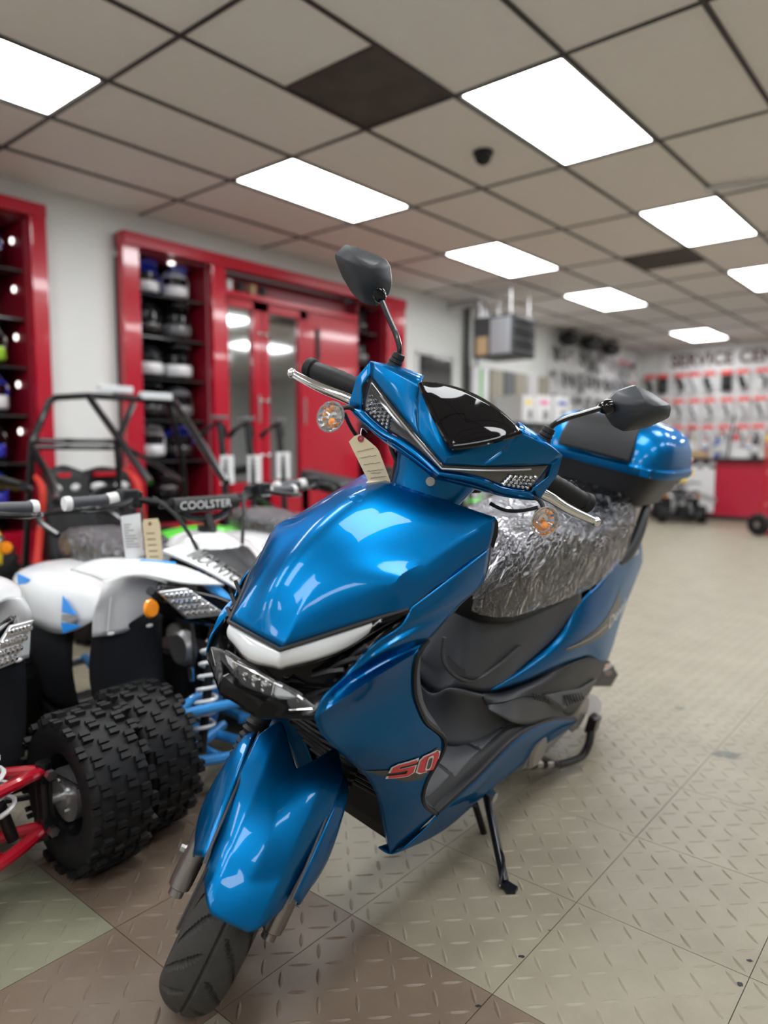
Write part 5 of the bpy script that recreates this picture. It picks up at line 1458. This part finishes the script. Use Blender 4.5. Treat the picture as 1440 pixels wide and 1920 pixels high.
rows1 = [(2.19, 3.30, (HB, HW), True, 'blue helmet with white chin on the top shelf beside the cabinet post'), (2.19, 3.60, (HW, HW, HB), True, 'white helmet with blue peak, top shelf of the long cabinet'),
         (1.86, 3.30, (HK, HK), False, 'plain black helmet left on the second shelf of the long cabinet'), (1.86, 3.60, (HK, HG), True, 'black helmet with grey chin and peak on the second shelf'),
         (1.53, 3.30, (HK, HW), False, 'black helmet with a white chin left on the third shelf'), (1.53, 3.60, (HK, HW), True, 'black peaked helmet with a white chin on the third shelf'),
         (1.20, 3.30, (HK, HK), True, 'black peaked helmet left on the fourth shelf of the long cabinet'), (1.20, 3.60, (HG, HG), False, 'grey helmet on the fourth shelf of the long cabinet'),
         (.87, 3.30, (HW, HW, HG), True, 'white peaked helmet on the low shelf behind the go-kart cage'), (.87, 3.60, (HB, HK), True, 'blue helmet with black chin on the low shelf of the long cabinet'),
         (.54, 3.45, (HK, HK), False, 'black helmet on the lowest shelf of the long cabinet')]
for z, y, cols, pk, lb in rows1: helmet((XF - .30, y + (.03 if y < 3.4 else .01), z), R(-22 if pk else -18), lb, cols, pk, s=1.0 if z > 2.1 else 1.12)
rows0 = [(2.19, 2.08, (HB, HK), True, 'dark blue peaked helmet on the top shelf at the left edge'), (2.19, 1.78, (HK, 'helmet_pink'), False, 'black helmet with a pink chin at the left edge'),
         (1.86, 1.80, (HK, HK), False, 'black helmet on the second shelf at the left edge'),
         (1.53, 2.08, (HG, 'helmet_green', 'helmet_white'), True, 'grey helmet with green chin and white peak at the left edge'), (1.53, 1.78, (HK, 'helmet_orange'), False, 'black helmet with an orange chin at the left edge'),
         (1.20, 2.08, (HB, HW), True, 'blue helmet with white chin at the left edge, fourth shelf'), (1.20, 1.78, (HW, HW), False, 'all white helmet at the left edge, fourth shelf'),
         (.87, 2.05, (HK, HB), False, 'black helmet with blue chin at the left edge, fifth shelf'), (.54, 2.05, (HB, HB), True, 'all blue helmet on the lowest shelf at the left edge')]
for z, y, cols, pk, lb in rows0: helmet((XF - .27, y, z), R(-22), lb, cols, pk, s=1.12)
rows3 = ('top', 'second', 'third', 'fourth', 'fifth')
for k, z in enumerate(SH[:5]): helmet((XF - .30, 5.875, z), R(0), 'black helmet in the narrow right bay of the long cabinet, %s shelf' % rows3[k], (HK, HG if k % 2 else HK), k % 2 == 0)

# ---- office window, conduit, heater
w1 = MB(); y0, y1, z0, z1 = 6.73, 7.45, 1.30, 2.08
for c, d in (((XL, (y0 + y1) / 2, z0), (.06, y1 - y0 + .06, .05)), ((XL, (y0 + y1) / 2, z1), (.06, y1 - y0 + .06, .05)), ((XL, y0, (z0 + z1) / 2), (.06, .05, z1 - z0)), ((XL, y1, (z0 + z1) / 2), (.06, .05, z1 - z0))): w1.box(c, d)
win = w1.build('window_1', 'white_matt', ang=0); win['kind'] = 'structure'
MB().box((XL + .012, (y0 + y1) / 2, (z0 + z1) / 2), (.012, y1 - y0, z1 - z0)).build('window_pane', 'smoke_lens', win, ang=0)
MB().box((XL + .022, y0 + .25, 1.42), (.006, .04, .30)).build('window_sticker', 'green_plastic', win, ang=0)
tag(MB().cyl((XL + .05, 7.72, 1.0), (XL + .05, 7.72, ZC), .035, 12).build('conduit', 'grid_bar'), 'dark vertical conduit on the wall beside the hanging heater', 'conduit')
tag(MB().cyl((XL + .05, 7.95, 1.9), (XL + .05, 7.95, ZC), .02, 10).build('conduit', 'heater_light'), 'thin pale conduit running up behind the hanging heater', 'conduit')
ho = (-4.36, 7.32, 1.99)
ht = thing('unit_heater', 'grey louvred unit heater hanging from the ceiling', 'heater', ho)
MB().box((0, 0, .225), (.52, .50, .45)).build('case', 'heater_dark', ht, ang=0, bevel=.01)
MB().box((.10, -.256, .225), (.26, .012, .40)).build('side_cover', 'heater_light', ht, ang=0, bevel=.004)
MB().box((-.14, -.256, .13), (.14, .012, .20)).build('rating_plate', 'cardboard', ht, ang=0)
MB().box((.262, 0, .225), (.008, .44, .40)).build('grille_back', 'black_matt', ht, ang=0)
for k in range(6): MB().box((0, 0, 0), (.05, .46, .012), Matrix.Translation((.275, 0, .06 + k * .066)) @ Matrix.Rotation(R(35), 4, 'Y')).build('louvre', 'heater_dark' if k % 2 else 'heater_grey', ht, ang=0)
for sx in (-.2, .2):
    for sy in (-.2, .2): MB().cyl((sx, sy, .45), (sx, sy, ZC - ho[2] - .002), .006, 6).build('hanger_rod', 'steel', ht)
MB().tube(cr([(-.2, -.1, .45), (-.24, -.1, .62), (-.5, -.1, .66), (-.70, -.1, .66)], 14), .05, 12).build('flue_pipe', 'alloy', ht)

# ---- stock on the left wall past the heater
for k, (ya, m_, lb, w) in enumerate(((7.75, 'white_plastic', 'white upright panel with a green strip below the heater', .42), (8.22, 'beige_panel', 'beige upright display panel nearest the heater', .3), (8.56, 'heater_grey', 'grey upright display panel between beige ones', .25), (8.85, 'beige_panel', 'beige upright panel second along the wall', .3), (9.2, 'white_matt', 'off-white upright panel near the parts board', .3), (9.54, 'beige_panel', 'beige upright panel next to the parts board', .3))):
    t = thing('partition_screen', lb, 'screen', (XL + .08, ya + w / 2, 0), group='upright panels along the wall')
    MB().box((0, 0, 1.0), (.05, w - .02, 2.0)).build('board', m_, t, ang=0, bevel=.004)
    MB().box((.03, 0, 1.0), (.02, .03, 1.96)).build('batten', 'green_plastic' if k == 0 else m_, t, ang=0)
    MB().box((.03, 0, .04), (.12, w - .04, .08)).build('foot', 'black_matt', t, ang=0)
tb = thing('stock_table', 'dark table carrying white printed cartons below the heater', 'table', (-4.75, 8.85, 0))
MB().box((0, 0, 1.27), (.5, 1.6, .04)).build('table_top', 'black_plastic', tb, ang=0, bevel=.004)
for sx in (-.2, .2):
    for sy in (-.72, .72): MB().box((sx, sy, .625), (.05, .05, 1.25)).build('leg', 'black_metal', tb, ang=0)
MB().box((0, 0, .5), (.44, 1.5, .03)).build('shelf', 'black_plastic', tb, ang=0)
for k, (y, w, h, prt, lb) in enumerate(((8.27, .34, .34, 'yellow_plastic', 'white carton with yellow print on the dark table'), (8.68, .44, .36, 'helmet_pink', 'white carton with pink print in the middle of the dark table'), (9.2, .48, .38, 'blue_plastic', 'large white carton with blue print on the dark table'))):
    t = thing('carton', lb, 'box', (-4.75, y, 1.29), group='cartons on the dark table')
    MB().box((0, 0, h / 2), (.4, w, h)).build('box', 'white_matt', t, ang=0, bevel=.004)
    MB().box((.201, 0, h * .75), (.004, w * .5, h * .14)).build('print', prt, t, ang=0)
    MB().box((.201, w * .1, h * .3), (.004, w * .28, h * .34)).build('picture', 'helmet_grey', t, ang=0)
    MB().box((0, 0, h + .001), (.05, w, .003)).build('tape', 'manila', t, ang=0)

# ---- parts board on the left wall, packed with blister packs and levers
pb = thing('parts_board', 'white pegboard on the far left wall packed with spare parts', 'board', (XL + .02, 11.7, 0))
MB().box((0, 0, 1.85), (.03, 3.5, 1.45)).build('board', 'white_matt', pb, ang=0)
MB().box((.016, 1.1, 1.85), (.004, .06, 1.45)).build('batten', 'heater_light', pb, ang=0)
rp = random.Random(11)
def hung(kind, loc, facing, label, cat, m, group):
    """a hanging pack: card with header, or a bare part on a hook"""
    t = thing(kind, label, cat, loc, facing, group)
    MB().cyl((.004, 0, 0), (.07, 0, 0), .004, 6).build('hook', 'steel', t)
    if kind == 'blister_pack':
        MB().box((.04, 0, -.03), (.006, .15, .06)).build('header_card', m[0], t, ang=0)
        MB().box((.04, 0, -.19), (.004, .14, .26)).build('backing_card', 'white_matt', t, ang=0)
        mb = MB(); mb.tube(cr([(.055, -.03, -.10), (.06, .02, -.15), (.06, -.01, -.23), (.055, .03, -.29)], 8), m[2], 8); mb.build('packed_part', m[1], t)
    elif kind == 'brake_lever_set':
        mb = MB(); mb.tube(cr([(.04, -.10, -.02), (.05, -.02, -.05), (.05, .08, -.09), (.04, .12, -.16)], 10), .016, 8); mb.build('lever', m[0], t)
        mb = MB(); mb.tube(cr([(.04, -.02, -.06), (.05, -.03, -.16), (.05, .03, -.22)], 8), .022, 8); mb.build('bracket', m[1], t)
    elif kind == 'mirror_pair':
        MB().ball((.05, -.05, -.06), (.03, .07, .05)).build('mirror_head', m[0], t); MB().tube([(.05, 0, -.08), (.05, .07, -.22)], .008, 6).build('mirror_stem', m[0], t)
    elif kind == 'chain_coil':
        mb = MB(); mb.tube([(.05, .085 * math.cos(a), -.10 + .085 * math.sin(a)) for a in [2 * PI * k / 20 for k in range(21)]], .02, 8); mb.build('coil', m[0], t)
        MB().box((.075, 0, -.17), (.004, .06, .05)).build('label_card', m[1], t, ang=0)
    return t
kinds = ['blister_pack', 'brake_lever_set', 'mirror_pair', 'chain_coil']
cols_ = ['black_matt', 'heater_grey', 'helmet_grey', 'black_matt', 'alloy', 'black_plastic']
ord_ = ('top', 'second', 'third', 'fourth')
nth = ('first', 'second', 'third', 'fourth', 'fifth', 'sixth', 'seventh', 'eighth', 'ninth', 'tenth', 'eleventh', 'twelfth')
for r in range(4):
    for k in range(11):
        kd = kinds[(k * 3 + r * 2 + rp.randrange(2)) % 4]
        y = 10.05 + k * .31 + rp.uniform(-.03, .03)
        mm = (cols_[rp.randrange(6)], cols_[rp.randrange(6)], .028) if kd != 'blister_pack' else ('red_decal' if k > 7 else 'black_matt', cols_[rp.randrange(6)], .028)
        nm = {'blister_pack': 'blister pack', 'brake_lever_set': 'brake lever set', 'mirror_pair': 'spare mirror', 'chain_coil': 'coiled cable'}[kd]
        hung(kd, (XL + .036, y, 2.5 - r * .36), 0, '%s, %s along the %s row of the left parts board' % (nm, nth[k], ord_[r]), nm.split()[-1], mm, 'parts hanging on the left parts board')
# black gear bags on top of the board
for k, (y, w) in enumerate(((10.35, .5), (11.15, .7), (11.9, .55))):
    t = thing('gear_bag', ('black gear bag hung highest near the heater end of the board', 'wide black gear bag above the middle of the parts board', 'black gear bag above the far end of the parts board')[k], 'bag', (XL + .16, y, 2.52), group='gear bags above the parts board')
    MB().ball((0, 0, .1), (.12, w / 2, .11), 16, 8).build('bag_body', 'black_plastic', t); MB().tube(cr([(.06, -w * .3, .18), (.08, 0, .24), (.06, w * .3, .18)], 8), .012, 6).build('strap', 'black_matt', t)

# ---- service wall
YS = YB - .02
sg = thing('service_sign', 'white SERVICE CENTER sign with mottled dark red letters on the back wall', 'sign', (-3.5, YS, 2.36))
MB().box((0, 0, .17), (2.6, .02, .36)).build('sign_board', 'white_matt', sg, ang=0)
lettering('sign_lettering', 'SERVICE CENTER', [V(-1.08, -.0125, .05), V(1.17, -.0125, .05), V(1.17, -.0125, .29), V(-1.08, -.0125, .30)], 'sign_maroon', sg, bold=.035)
bb = thing('parts_rack', 'white slat rack on the service wall hung with red-headed packs', 'rack', (-3.2, YS, 0))
for k in range(12): MB().box((0, -.01, .86 + k * .13), (3.6, .02, .122)).build('slat', 'white_matt', bb, ang=0)
for r, z in enumerate((2.30, 1.83, 1.36)):
    for k in range(13):
        x = -4.95 + k * .27 + rp.uniform(-.02, .02)
        dark = (r == 0 and k % 4 != 3)
        t = thing('blister_pack', 'red-headed %s pack, %s along the %s row of the service wall' % ('black' if dark else 'pale', nth[min(k, 11)] if k < 12 else 'last', ord_[r]), 'pack', (x, YS - .02, z), group='packs on the service wall')
        MB().cyl((0, .0, 0), (0, -.08, 0), .004, 6).build('hook', 'steel', t)
        MB().box((0, -.05, -.03), (.20, .006, .07)).build('header_card', 'pack_red', t, ang=0)
        MB().box((0, -.05, -.21), (.17, .004, .28)).build('backing_card', 'black_matt' if dark and k % 2 else 'white_matt', t, ang=0)
        mb = MB(); a = rp.uniform(-.05, .05); mb.tube(cr([(-.04, -.065, -.10), (a, -.07, -.18), (.03, -.065, -.31)], 8), .05 if dark else .024, 8); mb.build('packed_part', 'black_matt' if dark else cols_[rp.randrange(6)], t)
# ---- red service counter
co = (-2.2, 10.65, 0)
ct = thing('service_counter', 'red service counter with a dark top in front of the back wall', 'counter', co)
MB().box((0, 0, .40), (3.25, .68, .80)).build('body', 'counter_red', ct, ang=0, bevel=.006)
MB().box((0, -.02, .815), (3.32, .78, .035)).build('counter_top', 'black_plastic', ct, ang=0, bevel=.006)
MB().box((.02, -.345, .03), (3.25, .02, .06)).build('kick_board', 'black_matt', ct, ang=0)
for k in range(3): MB().box((-.95 + k * 1.05, -.345, .42), (.012, .012, .74)).build('panel_seam', 'cabinet_inner', ct, ang=0)
# poster on the counter front
po = (-3.30, 10.285, .10)
ps_ = thing('poster', 'white poster with checkered top and yellow bars on the red counter', 'poster', po)
MB().box((0, 0, .34), (.92, .006, .68)).build('sheet', 'white_matt', ps_, ang=0)
for r in range(2):
    for k in range(12):
        if (r + k) % 2 == 0: MB().box((-.425 + k * .077, -.004, .655 - r * .045), (.077, .003, .045)).build('check', 'black_matt', ps_, ang=0)
for k, (w, z) in enumerate(((.62, .53), (.5, .43))): MB().box((-.12 + k * -.03, -.004, z), (w, .003, .065)).build('yellow_bar', 'yellow_plastic', ps_, ang=0)
MB().box((.30, -.004, .30), (.24, .003, .06), Matrix.Rotation(R(18), 4, 'Y')).build('grey_print', 'silver_decal', ps_, ang=0)
mq = quad((-3.15, 9.80, 0), 'small black quad bike standing before the red counter', 'black_metal', 'black_plastic', 'red_decal', film=False, rot=R(-62))
mq.scale = (.62, .62, .62); mq['group'] = 'quad bikes on the shop floor'
# hand truck
hk = thing('hand_truck', 'red hand truck with black wheels before the counter at the right edge', 'hand truck', (-1.86, 8.92, 0), R(-20))
for sy in (-.2, .2):
    MB().tube(cr([(0, sy, .13), (.04, sy, .5), (.05, sy, 1.05)], 8), .016, 8).build('frame_tube', 'red_metal', hk)
    MB().lathe([(.03, -.035), (.09, -.04), (.118, -.03), (.125, 0), (.118, .03), (.09, .04), (.03, .035)], 28, Matrix.Translation((0, sy * 1.05, .125)) @ Matrix.Rotation(PI / 2, 4, 'X')).build('wheel_tyre', 'rubber', hk)
    MB().lathe([(0, -.03), (.05, -.03), (.055, 0), (.05, .03), (0, .03)], 18, Matrix.Translation((0, sy * 1.05, .125)) @ Matrix.Rotation(PI / 2, 4, 'X')).build('wheel_hub', 'steel', hk)
for z in (.35, .7, 1.04): MB().cyl((.045, -.2, z), (.045, .2, z), .012, 8).build('cross_bar', 'red_metal', hk)
MB().box((.14, 0, .03), (.26, .42, .012)).build('toe_plate', 'red_metal', hk, ang=0)
MB().cyl((0, -.24, .125), (0, .24, .125), .01, 8).build('axle', 'steel', hk)

# ---- bottles, boxes and stands on the counter
def bottle(x, y, z, h, r, m, capm, label):
    t = thing('bottle', label, 'bottle', (x, y, z), group='bottles on the service counter')
    MB().lathe([(0, 0), (r, 0), (r, h * .68), (r * .8, h * .76), (r * .35, h * .84), (r * .35, h * .9)], 14).build('body', m, t)
    MB().lathe([(r * .42, h * .88), (r * .42, h), (0, h)], 12).build('cap', capm, t)
    MB().lathe([(r * 1.01, h * .2), (r * 1.01, h * .55)], 14).build('bottle_label', 'white_matt' if m != 'white_matt' else 'blue_plastic', t)
bc = ['white_matt', 'yellow_plastic', 'blue_plastic', 'beige_panel', 'white_matt', 'blue_plastic', 'heater_light', 'red_metal', 'white_matt', 'black_matt', 'yellow_plastic', 'white_matt', 'manila', 'blue_plastic']
for k, m in enumerate(bc):
    cn = {'white_matt': 'white', 'yellow_plastic': 'yellow', 'blue_plastic': 'blue', 'beige_panel': 'beige', 'heater_light': 'pale grey', 'red_metal': 'red', 'black_matt': 'black', 'manila': 'cream'}[m]
    bottle(-3.65 + k * .135, 10.60 + .12 * (k % 3), .833, .26 + .05 * ((k * 5) % 4), .045, m, 'black_matt' if k % 2 else 'red_decal', '%s fluid bottle standing %s along the service counter' % (cn, nth[k] if k < 12 else ('thirteenth', 'fourteenth')[k - 12]))
for k, (x, w, h, m, lb) in enumerate(((-2.1, .34, .16, 'cardboard', 'brown carton on the counter at the right'), (-2.55, .2, .12, 'white_matt', 'small white box on the counter before the bottles'), (-3.1, .22, .10, 'cardboard', 'small brown carton on the counter before the blue bottle'))):
    t = thing('carton', lb, 'box', (x, 10.45, .833), group='cartons on the service counter'); MB().box((0, 0, h / 2), (w, .2, h)).build('box', m, t, ang=0, bevel=.003); MB().box((0, 0, h + .001), (w, .04, .002)).build('tape', 'manila', t, ang=0)
t = thing('leaflet_stand', 'white leaflet stand with a yellow sheet on the counter', 'stand', (-1.62, 10.62, .833)); MB().box((0, 0, .25), (.26, .03, .5), Matrix.Rotation(R(-8), 4, 'X')).build('sheet', 'paper', t, ang=0); MB().box((.07, -.055, .27), (.06, .006, .38)).build('yellow_strip', 'yellow_plastic', t, ang=0); MB().box((0, 0, .01), (.28, .14, .02)).build('foot', 'black_matt', t, ang=0)
t = thing('mop', 'black-handled cleaning pole leaning behind the counter', 'pole', (-3.02, 11.15, 0), (R(4), R(8), 0)); MB().cyl((0, 0, .08), (0, 0, 1.45), .013, 8).build('handle', 'black_matt', t); MB().box((0, 0, .05), (.3, .08, .1)).build('head', 'cardboard', t, ang=0)

# ---- ceiling fittings
dc = thing('dome_camera', 'small black dome camera on the ceiling', 'camera', (-2.49, 3.90, ZC))
MB().lathe([(0, 0), (.062, 0), (.062, -.02), (.055, -.028)], 24).build('base', 'black_plastic', dc)
MB().lathe([(.055, -.026), (.05, -.05), (.034, -.07), (.014, -.08), (0, -.081)], 24).build('dome', 'black_gloss', dc)
tag(MB().cyl(onz(1322, 356, ZC - .03), onz(1470, 338, ZC - .03), .018, 10).build('ceiling_conduit', 'white_matt'), 'thin pale conduit running along the ceiling at the right', 'conduit')

# ================================================================ go-kart with a roll cage behind the quads
KX = -4.15
kt = thing('go_kart', 'black two-seat go-kart with a roll cage and red harness straps', 'go-kart', (KX, 2.35, 0))
KO = Vector((KX, 2.35, 0))
def K(px, py, x): return onx(px, py, x) - KO
def tubek(name, pts, r=.02, m='black_metal'):
    return MB().tube(cr(pts, max(6, 6 * (len(pts) - 1))) if len(pts) > 2 else pts, r, 10).build(name, m, kt)
a1, a2, a3, a4 = K(60, 830, KX), K(95, 746, KX), K(165, 742, KX), K(325, 752, KX)
MB().tube([a1, a2.lerp(a1, .08), a2.lerp(a3, .12), a3, a4], .020, 10).build('roof_hoop', 'black_metal', kt)
b4 = K(425, 905, KX + .75); b3 = K(282, 905, KX + .75); b5 = K(218, 832, KX + .1)
tubek('front_strut', [a4, b4], .024); tubek('front_strut', [a3, b3], .020)
tubek('cross_brace', [K(250, 757, KX), b5]); tubek('rear_bar', [K(55, 826, KX), K(222, 828, KX)], .016); tubek('rear_bar', [K(55, 838, KX), K(222, 840, KX)], .016)
tubek('rear_post', [a1, a1 + V(-.05, -.05, -.75)]); tubek('rear_post', [V(0, .38, 1.27), V(-.02, .48, .95), V(-.05, .5, .25)]); tubek('rear_post', [b5, b5 + V(0, .02, -.45)], .016)
tubek('side_rail', [a1 + V(0, 0, -.03), K(95, 900, KX + .3), K(105, 940, KX + .8)]); tubek('side_rail', [K(222, 832, KX), K(290, 870, KX + .3), K(345, 905, KX + .7)], .014)
for s in (-1, 1):
    tubek('floor_rail', [V(-.55, s * .45, .22), V(.2, s * .48, .2), V(.85, s * .38, .22)]); tubek('nose_rail', [V(.85, s * .38, .22), V(1.0, s * .2, .35), V(.72, s * .36, .62)])
for x in (-.5, .1, .85): tubek('floor_cross_bar', [V(x, -.44, .22), V(x, .44, .22)])
for k, (px0, px1) in enumerate(((98, 180), (186, 258))):
    c0 = K((px0 + px1) / 2, 915, KX + .12); w = .17
    g = []
    for i in range(9):
        u = i / 8; z = .30 + .56 * u; ww = w * (1 - .25 * max(0, u - .6) / .4) * (.95 + .05 * math.cos(u * 6))
        g.append([V(c0.x - .05 - .14 * u + .06 * abs(t) ** 2, c0.y + ww * t, z - .03 * max(0, u - .85) / .15 * t * t) for t in [-1 + 2 * j / 10 for j in range(11)]])
    st = MB().grid(g).build('seat_back', 'seat_vinyl', kt, solid=.06, ang=50)
    for q in (-1, 1): MB().ball((c0.x - .095, c0.y + q * .075, .74), (.02, .05, .028), 10, 6).build('seat_patch', 'white_matt', st)
    MB().box((c0.x - .135, c0.y, .815), (.05, .15, .024)).build('seat_lettering', 'red_decal', st, ang=0)
    MB().box((c0.x + .13, c0.y, .28), (.38, .32, .10)).build('seat_base', 'seat_vinyl', kt, ang=0, bevel=.03)
    for q in ((-1,), (1,))[k]:
        s0 = V(c0.x - .10, c0.y + q * .16, .80)
        MB().tube(cr([s0 + V(-.1, 0, .04), s0 + V(.05, 0, -.04), s0 + V(.06, q * .02, -.25), s0 + V(.12, q * .08, -.48)], 12), .02, 8, flat=(1, .3)).build('harness_strap', 'orange_belt', kt)
for k, (px, py, w) in enumerate(((216, 730, .22), (292, 743, .22))):
    c = K(px, py, KX + .0); MB().box(c, (.05, w, .045)).build('light_bar', 'white_lens', kt, ang=0, bevel=.006)
    MB().cyl(c + V(0, 0, -.07), c + V(0, 0, -.02), .012, 8).build('light_bar_bracket', 'black_metal', kt)
for x, y in ((-.45, -.58), (-.45, .58), (.72, -.55), (.72, .55)):
    quad_wheel(kt, (x, y, .20), 1 if y < 0 else -1, .20, .10)
MB().cyl((-.45, -.55, .2), (-.45, .55, .2), .018, 8).build('rear_axle', 'steel', kt); MB().cyl((.72, -.52, .2), (.72, .52, .2), .018, 8).build('front_axle', 'steel', kt)
MB().box((-.55, 0, .38), (.34, .4, .3)).build('engine', 'black_metal', kt, ang=0, bevel=.03)
MB().lathe([(.15, -.012), (.165, 0), (.15, .012), (.14, 0), (.15, -.012)], 28, Matrix.Translation((.38, -.22, .62)) @ Matrix.Rotation(R(60), 4, 'Y')).build('steering_wheel', 'black_plastic', kt)
MB().tube([(.38, -.22, .62), (.75, -.1, .35)], .014, 8).build('steering_column', 'black_metal', kt)
MB().grid(net([[V(.75, -.36, .50), V(.80, 0, .55), V(.75, .36, .50)], [V(.98, -.30, .38), V(1.04, 0, .42), V(.98, .30, .38)], [V(1.02, -.26, .24), V(1.07, 0, .26), V(1.02, .26, .24)]], 8, 10)).build('nose_panel', 'green_plastic', kt, solid=.008)

# ---- kick scooters and a moped by the mirrored doors
def kick(x, y, label, rot):
    t = thing('kick_scooter', label, 'kick scooter', (x, y, 0), rot, 'electric kick scooters in a row')
    MB().box((-.1, 0, .13), (.62, .16, .05)).build('deck', 'black_plastic', t, ang=0, bevel=.015)
    for xx in (.38, -.48): MB().lathe([(.05, -.025), (.095, -.03), (.11, 0), (.095, .03), (.05, .025)], 26, Matrix.Translation((xx, 0, .11)) @ Matrix.Rotation(PI / 2, 4, 'X')).build('wheel_tyre', 'rubber', t); MB().lathe([(0, -.02), (.06, -.02), (.06, .02), (0, .02)], 18, Matrix.Translation((xx, 0, .11)) @ Matrix.Rotation(PI / 2, 4, 'X')).build('wheel_hub', 'alloy', t)
    MB().tube(cr([(.38, 0, .12), (.34, 0, .3), (.26, 0, 1.08), (.25, 0, 1.14)], 12), .024, 10).build('stem', 'black_plastic', t)
    MB().tube(cr([(.17, -.105, 1.06), (.22, -.06, 1.12), (.25, 0, 1.15), (.22, .06, 1.12), (.17, .105, 1.06)], 16), .014, 8).build('handlebar', 'black_metal', t)
    for s in (-1, 1): MB().cyl((.165, s * .105, 1.05), (.20, s * .08, 1.10), .019, 10).build('grip', 'rubber', t)
    MB().box((.24, 0, 1.185), (.08, .10, .03)).build('display', 'helmet_grey', t, ang=0, bevel=.006)
    for s in (-1, 1): MB().ball((.40, s * .05, .30), (.02, .025, .05)).build('fork_cover', 'green_plastic', t)
    MB().grid(net([[V(.26, -.03, .24), V(.26, .03, .24)], [V(.38, -.035, .26), V(.38, .035, .26)], [V(.48, -.03, .18), V(.48, .03, .18)]], 8, 3)).build('front_guard', 'black_plastic', t, solid=.004)
    return t
ky = [onx(px, 800, xx + .25).y for px, xx in ((412, -4.4), (464, -4.4), (522, -4.4))]
kick(-4.4, ky[0], 'dark kick scooter nearest the go-kart cage', 0); kick(-4.4, ky[1], 'dark kick scooter with green fork covers in the middle of three', 0); kick(-4.4, ky[2], 'dark kick scooter nearest the black moped', 0)
for k, (x, y, z, lb) in enumerate(((-4.10, ky[0] + .02, .72, 'white card hanging from the kick scooter nearest the cage'), (-4.10, ky[1] + .02, .72, 'white card hanging from the middle kick scooter'), (-4.10, ky[2] + .0, .74, 'white card hanging from the kick scooter nearest the moped'))):
    t = thing('price_card', lb, 'tag', (x, y, z), R(8 - 6 * k), 'cards on the kick scooters'); MB().box((0, 0, .10), (.002, .13, .20)).build('card', 'paper', t, ang=0); MB().tube([(0, 0, .20), (-.05, 0, .27)], .002, 5).build('string', 'paper', t)
    for q in range(5): MB().box((.0015, -.01, .165 - q * .028), (.001, .08, .008)).build('printed_line', 'silver_decal', t, ang=0)
def moped(loc, rot, label):
    t = thing('moped', label, 'moped', loc, rot)
    for x in (.6, -.6):
        MB().lathe([(.17, -.04), (.22, -.045), (.25, -.03), (.26, 0), (.25, .03), (.22, .045), (.17, .04), (.17, -.04)], 36, Matrix.Translation((x, 0, .26)) @ Matrix.Rotation(PI / 2, 4, 'X')).build('tyre', 'rubber', t)
        m = MB()
        for k in range(6): a = k * PI / 3; m.tube([(x, 0, .26), (x + .175 * math.cos(a), 0, .26 + .175 * math.sin(a))], .014, 6)
        m.build('wheel_spokes', 'alloy', t)
    for s in (-1, 1): MB().tube([(.6, s * .07, .26), (.42, s * .07, .86)], .02, 8).build('fork_leg', 'black_metal', t)
    MB().tube(cr([(.45, 0, .75), (.2, 0, .45), (-.1, 0, .40), (-.55, 0, .28)], 12), .05, 10).build('frame', 'black_metal', t)
    MB().ball((.12, 0, .68), (.26, .14, .13), 16, 10).build('tank', 'black_gloss', t)
    g = [ringsec(x, w, z0, z1, 20) for x, w, z0, z1 in ((.02, .08, .66, .72), (-.15, .12, .66, .77), (-.4, .13, .68, .79), (-.6, .10, .72, .83), (-.68, .05, .76, .84))]
    m = MB(); m.grid(g, closev=True); m.f.append(tuple(range(20))); m.f.append(tuple(len(m.v) - 20 + k for k in range(20))); m.build('seat', 'seat_vinyl', t, sub=1)
    MB().tube(cr([(.34, -.38, .98), (.40, -.2, .99), (.42, 0, .93), (.40, .2, .99), (.34, .38, .98)], 20), .013, 8).build('handlebar', 'black_metal', t)
    for s in (-1, 1):
        MB().cyl((.335, s * .40, .98), (.37, s * .27, .985), .019, 10).build('grip', 'rubber', t)
        MB().tube(cr([(.40, s * .2, .99), (.38, s * .24, 1.07), (.36, s * .30, 1.12)], 8), .006, 6).build('mirror_stem', 'black_metal', t)
        MB().ball((.36, s * .36, 1.13), (.02, .085, .035), 14, 8).build('mirror_head', 'black_plastic', t)
    MB().ball((.50, 0, .86), (.08, .08, .08), 14, 8).build('headlamp', 'green_plastic', t)
    MB().box((-.05, 0, .33), (.34, .2, .22)).build('engine', 'black_metal', t, ang=0, bevel=.03)
    MB().grid(net([[V(.38, -.07, .46), V(.38, .07, .46)], [V(.6, -.07, .56), V(.6, .07, .56)], [V(.82, -.06, .44), V(.82, .06, .44)]], 10, 4)).build('front_fender', 'green_plastic', t, solid=.004)
    return t
moped((-3.75, 4.95, 0), R(-8), 'black moped with a green headlamp and round mirror by the mirrored doors')
moped((-2.8, 3.35, 0), R(4), 'black moped with a green front fender behind the scooter hood')
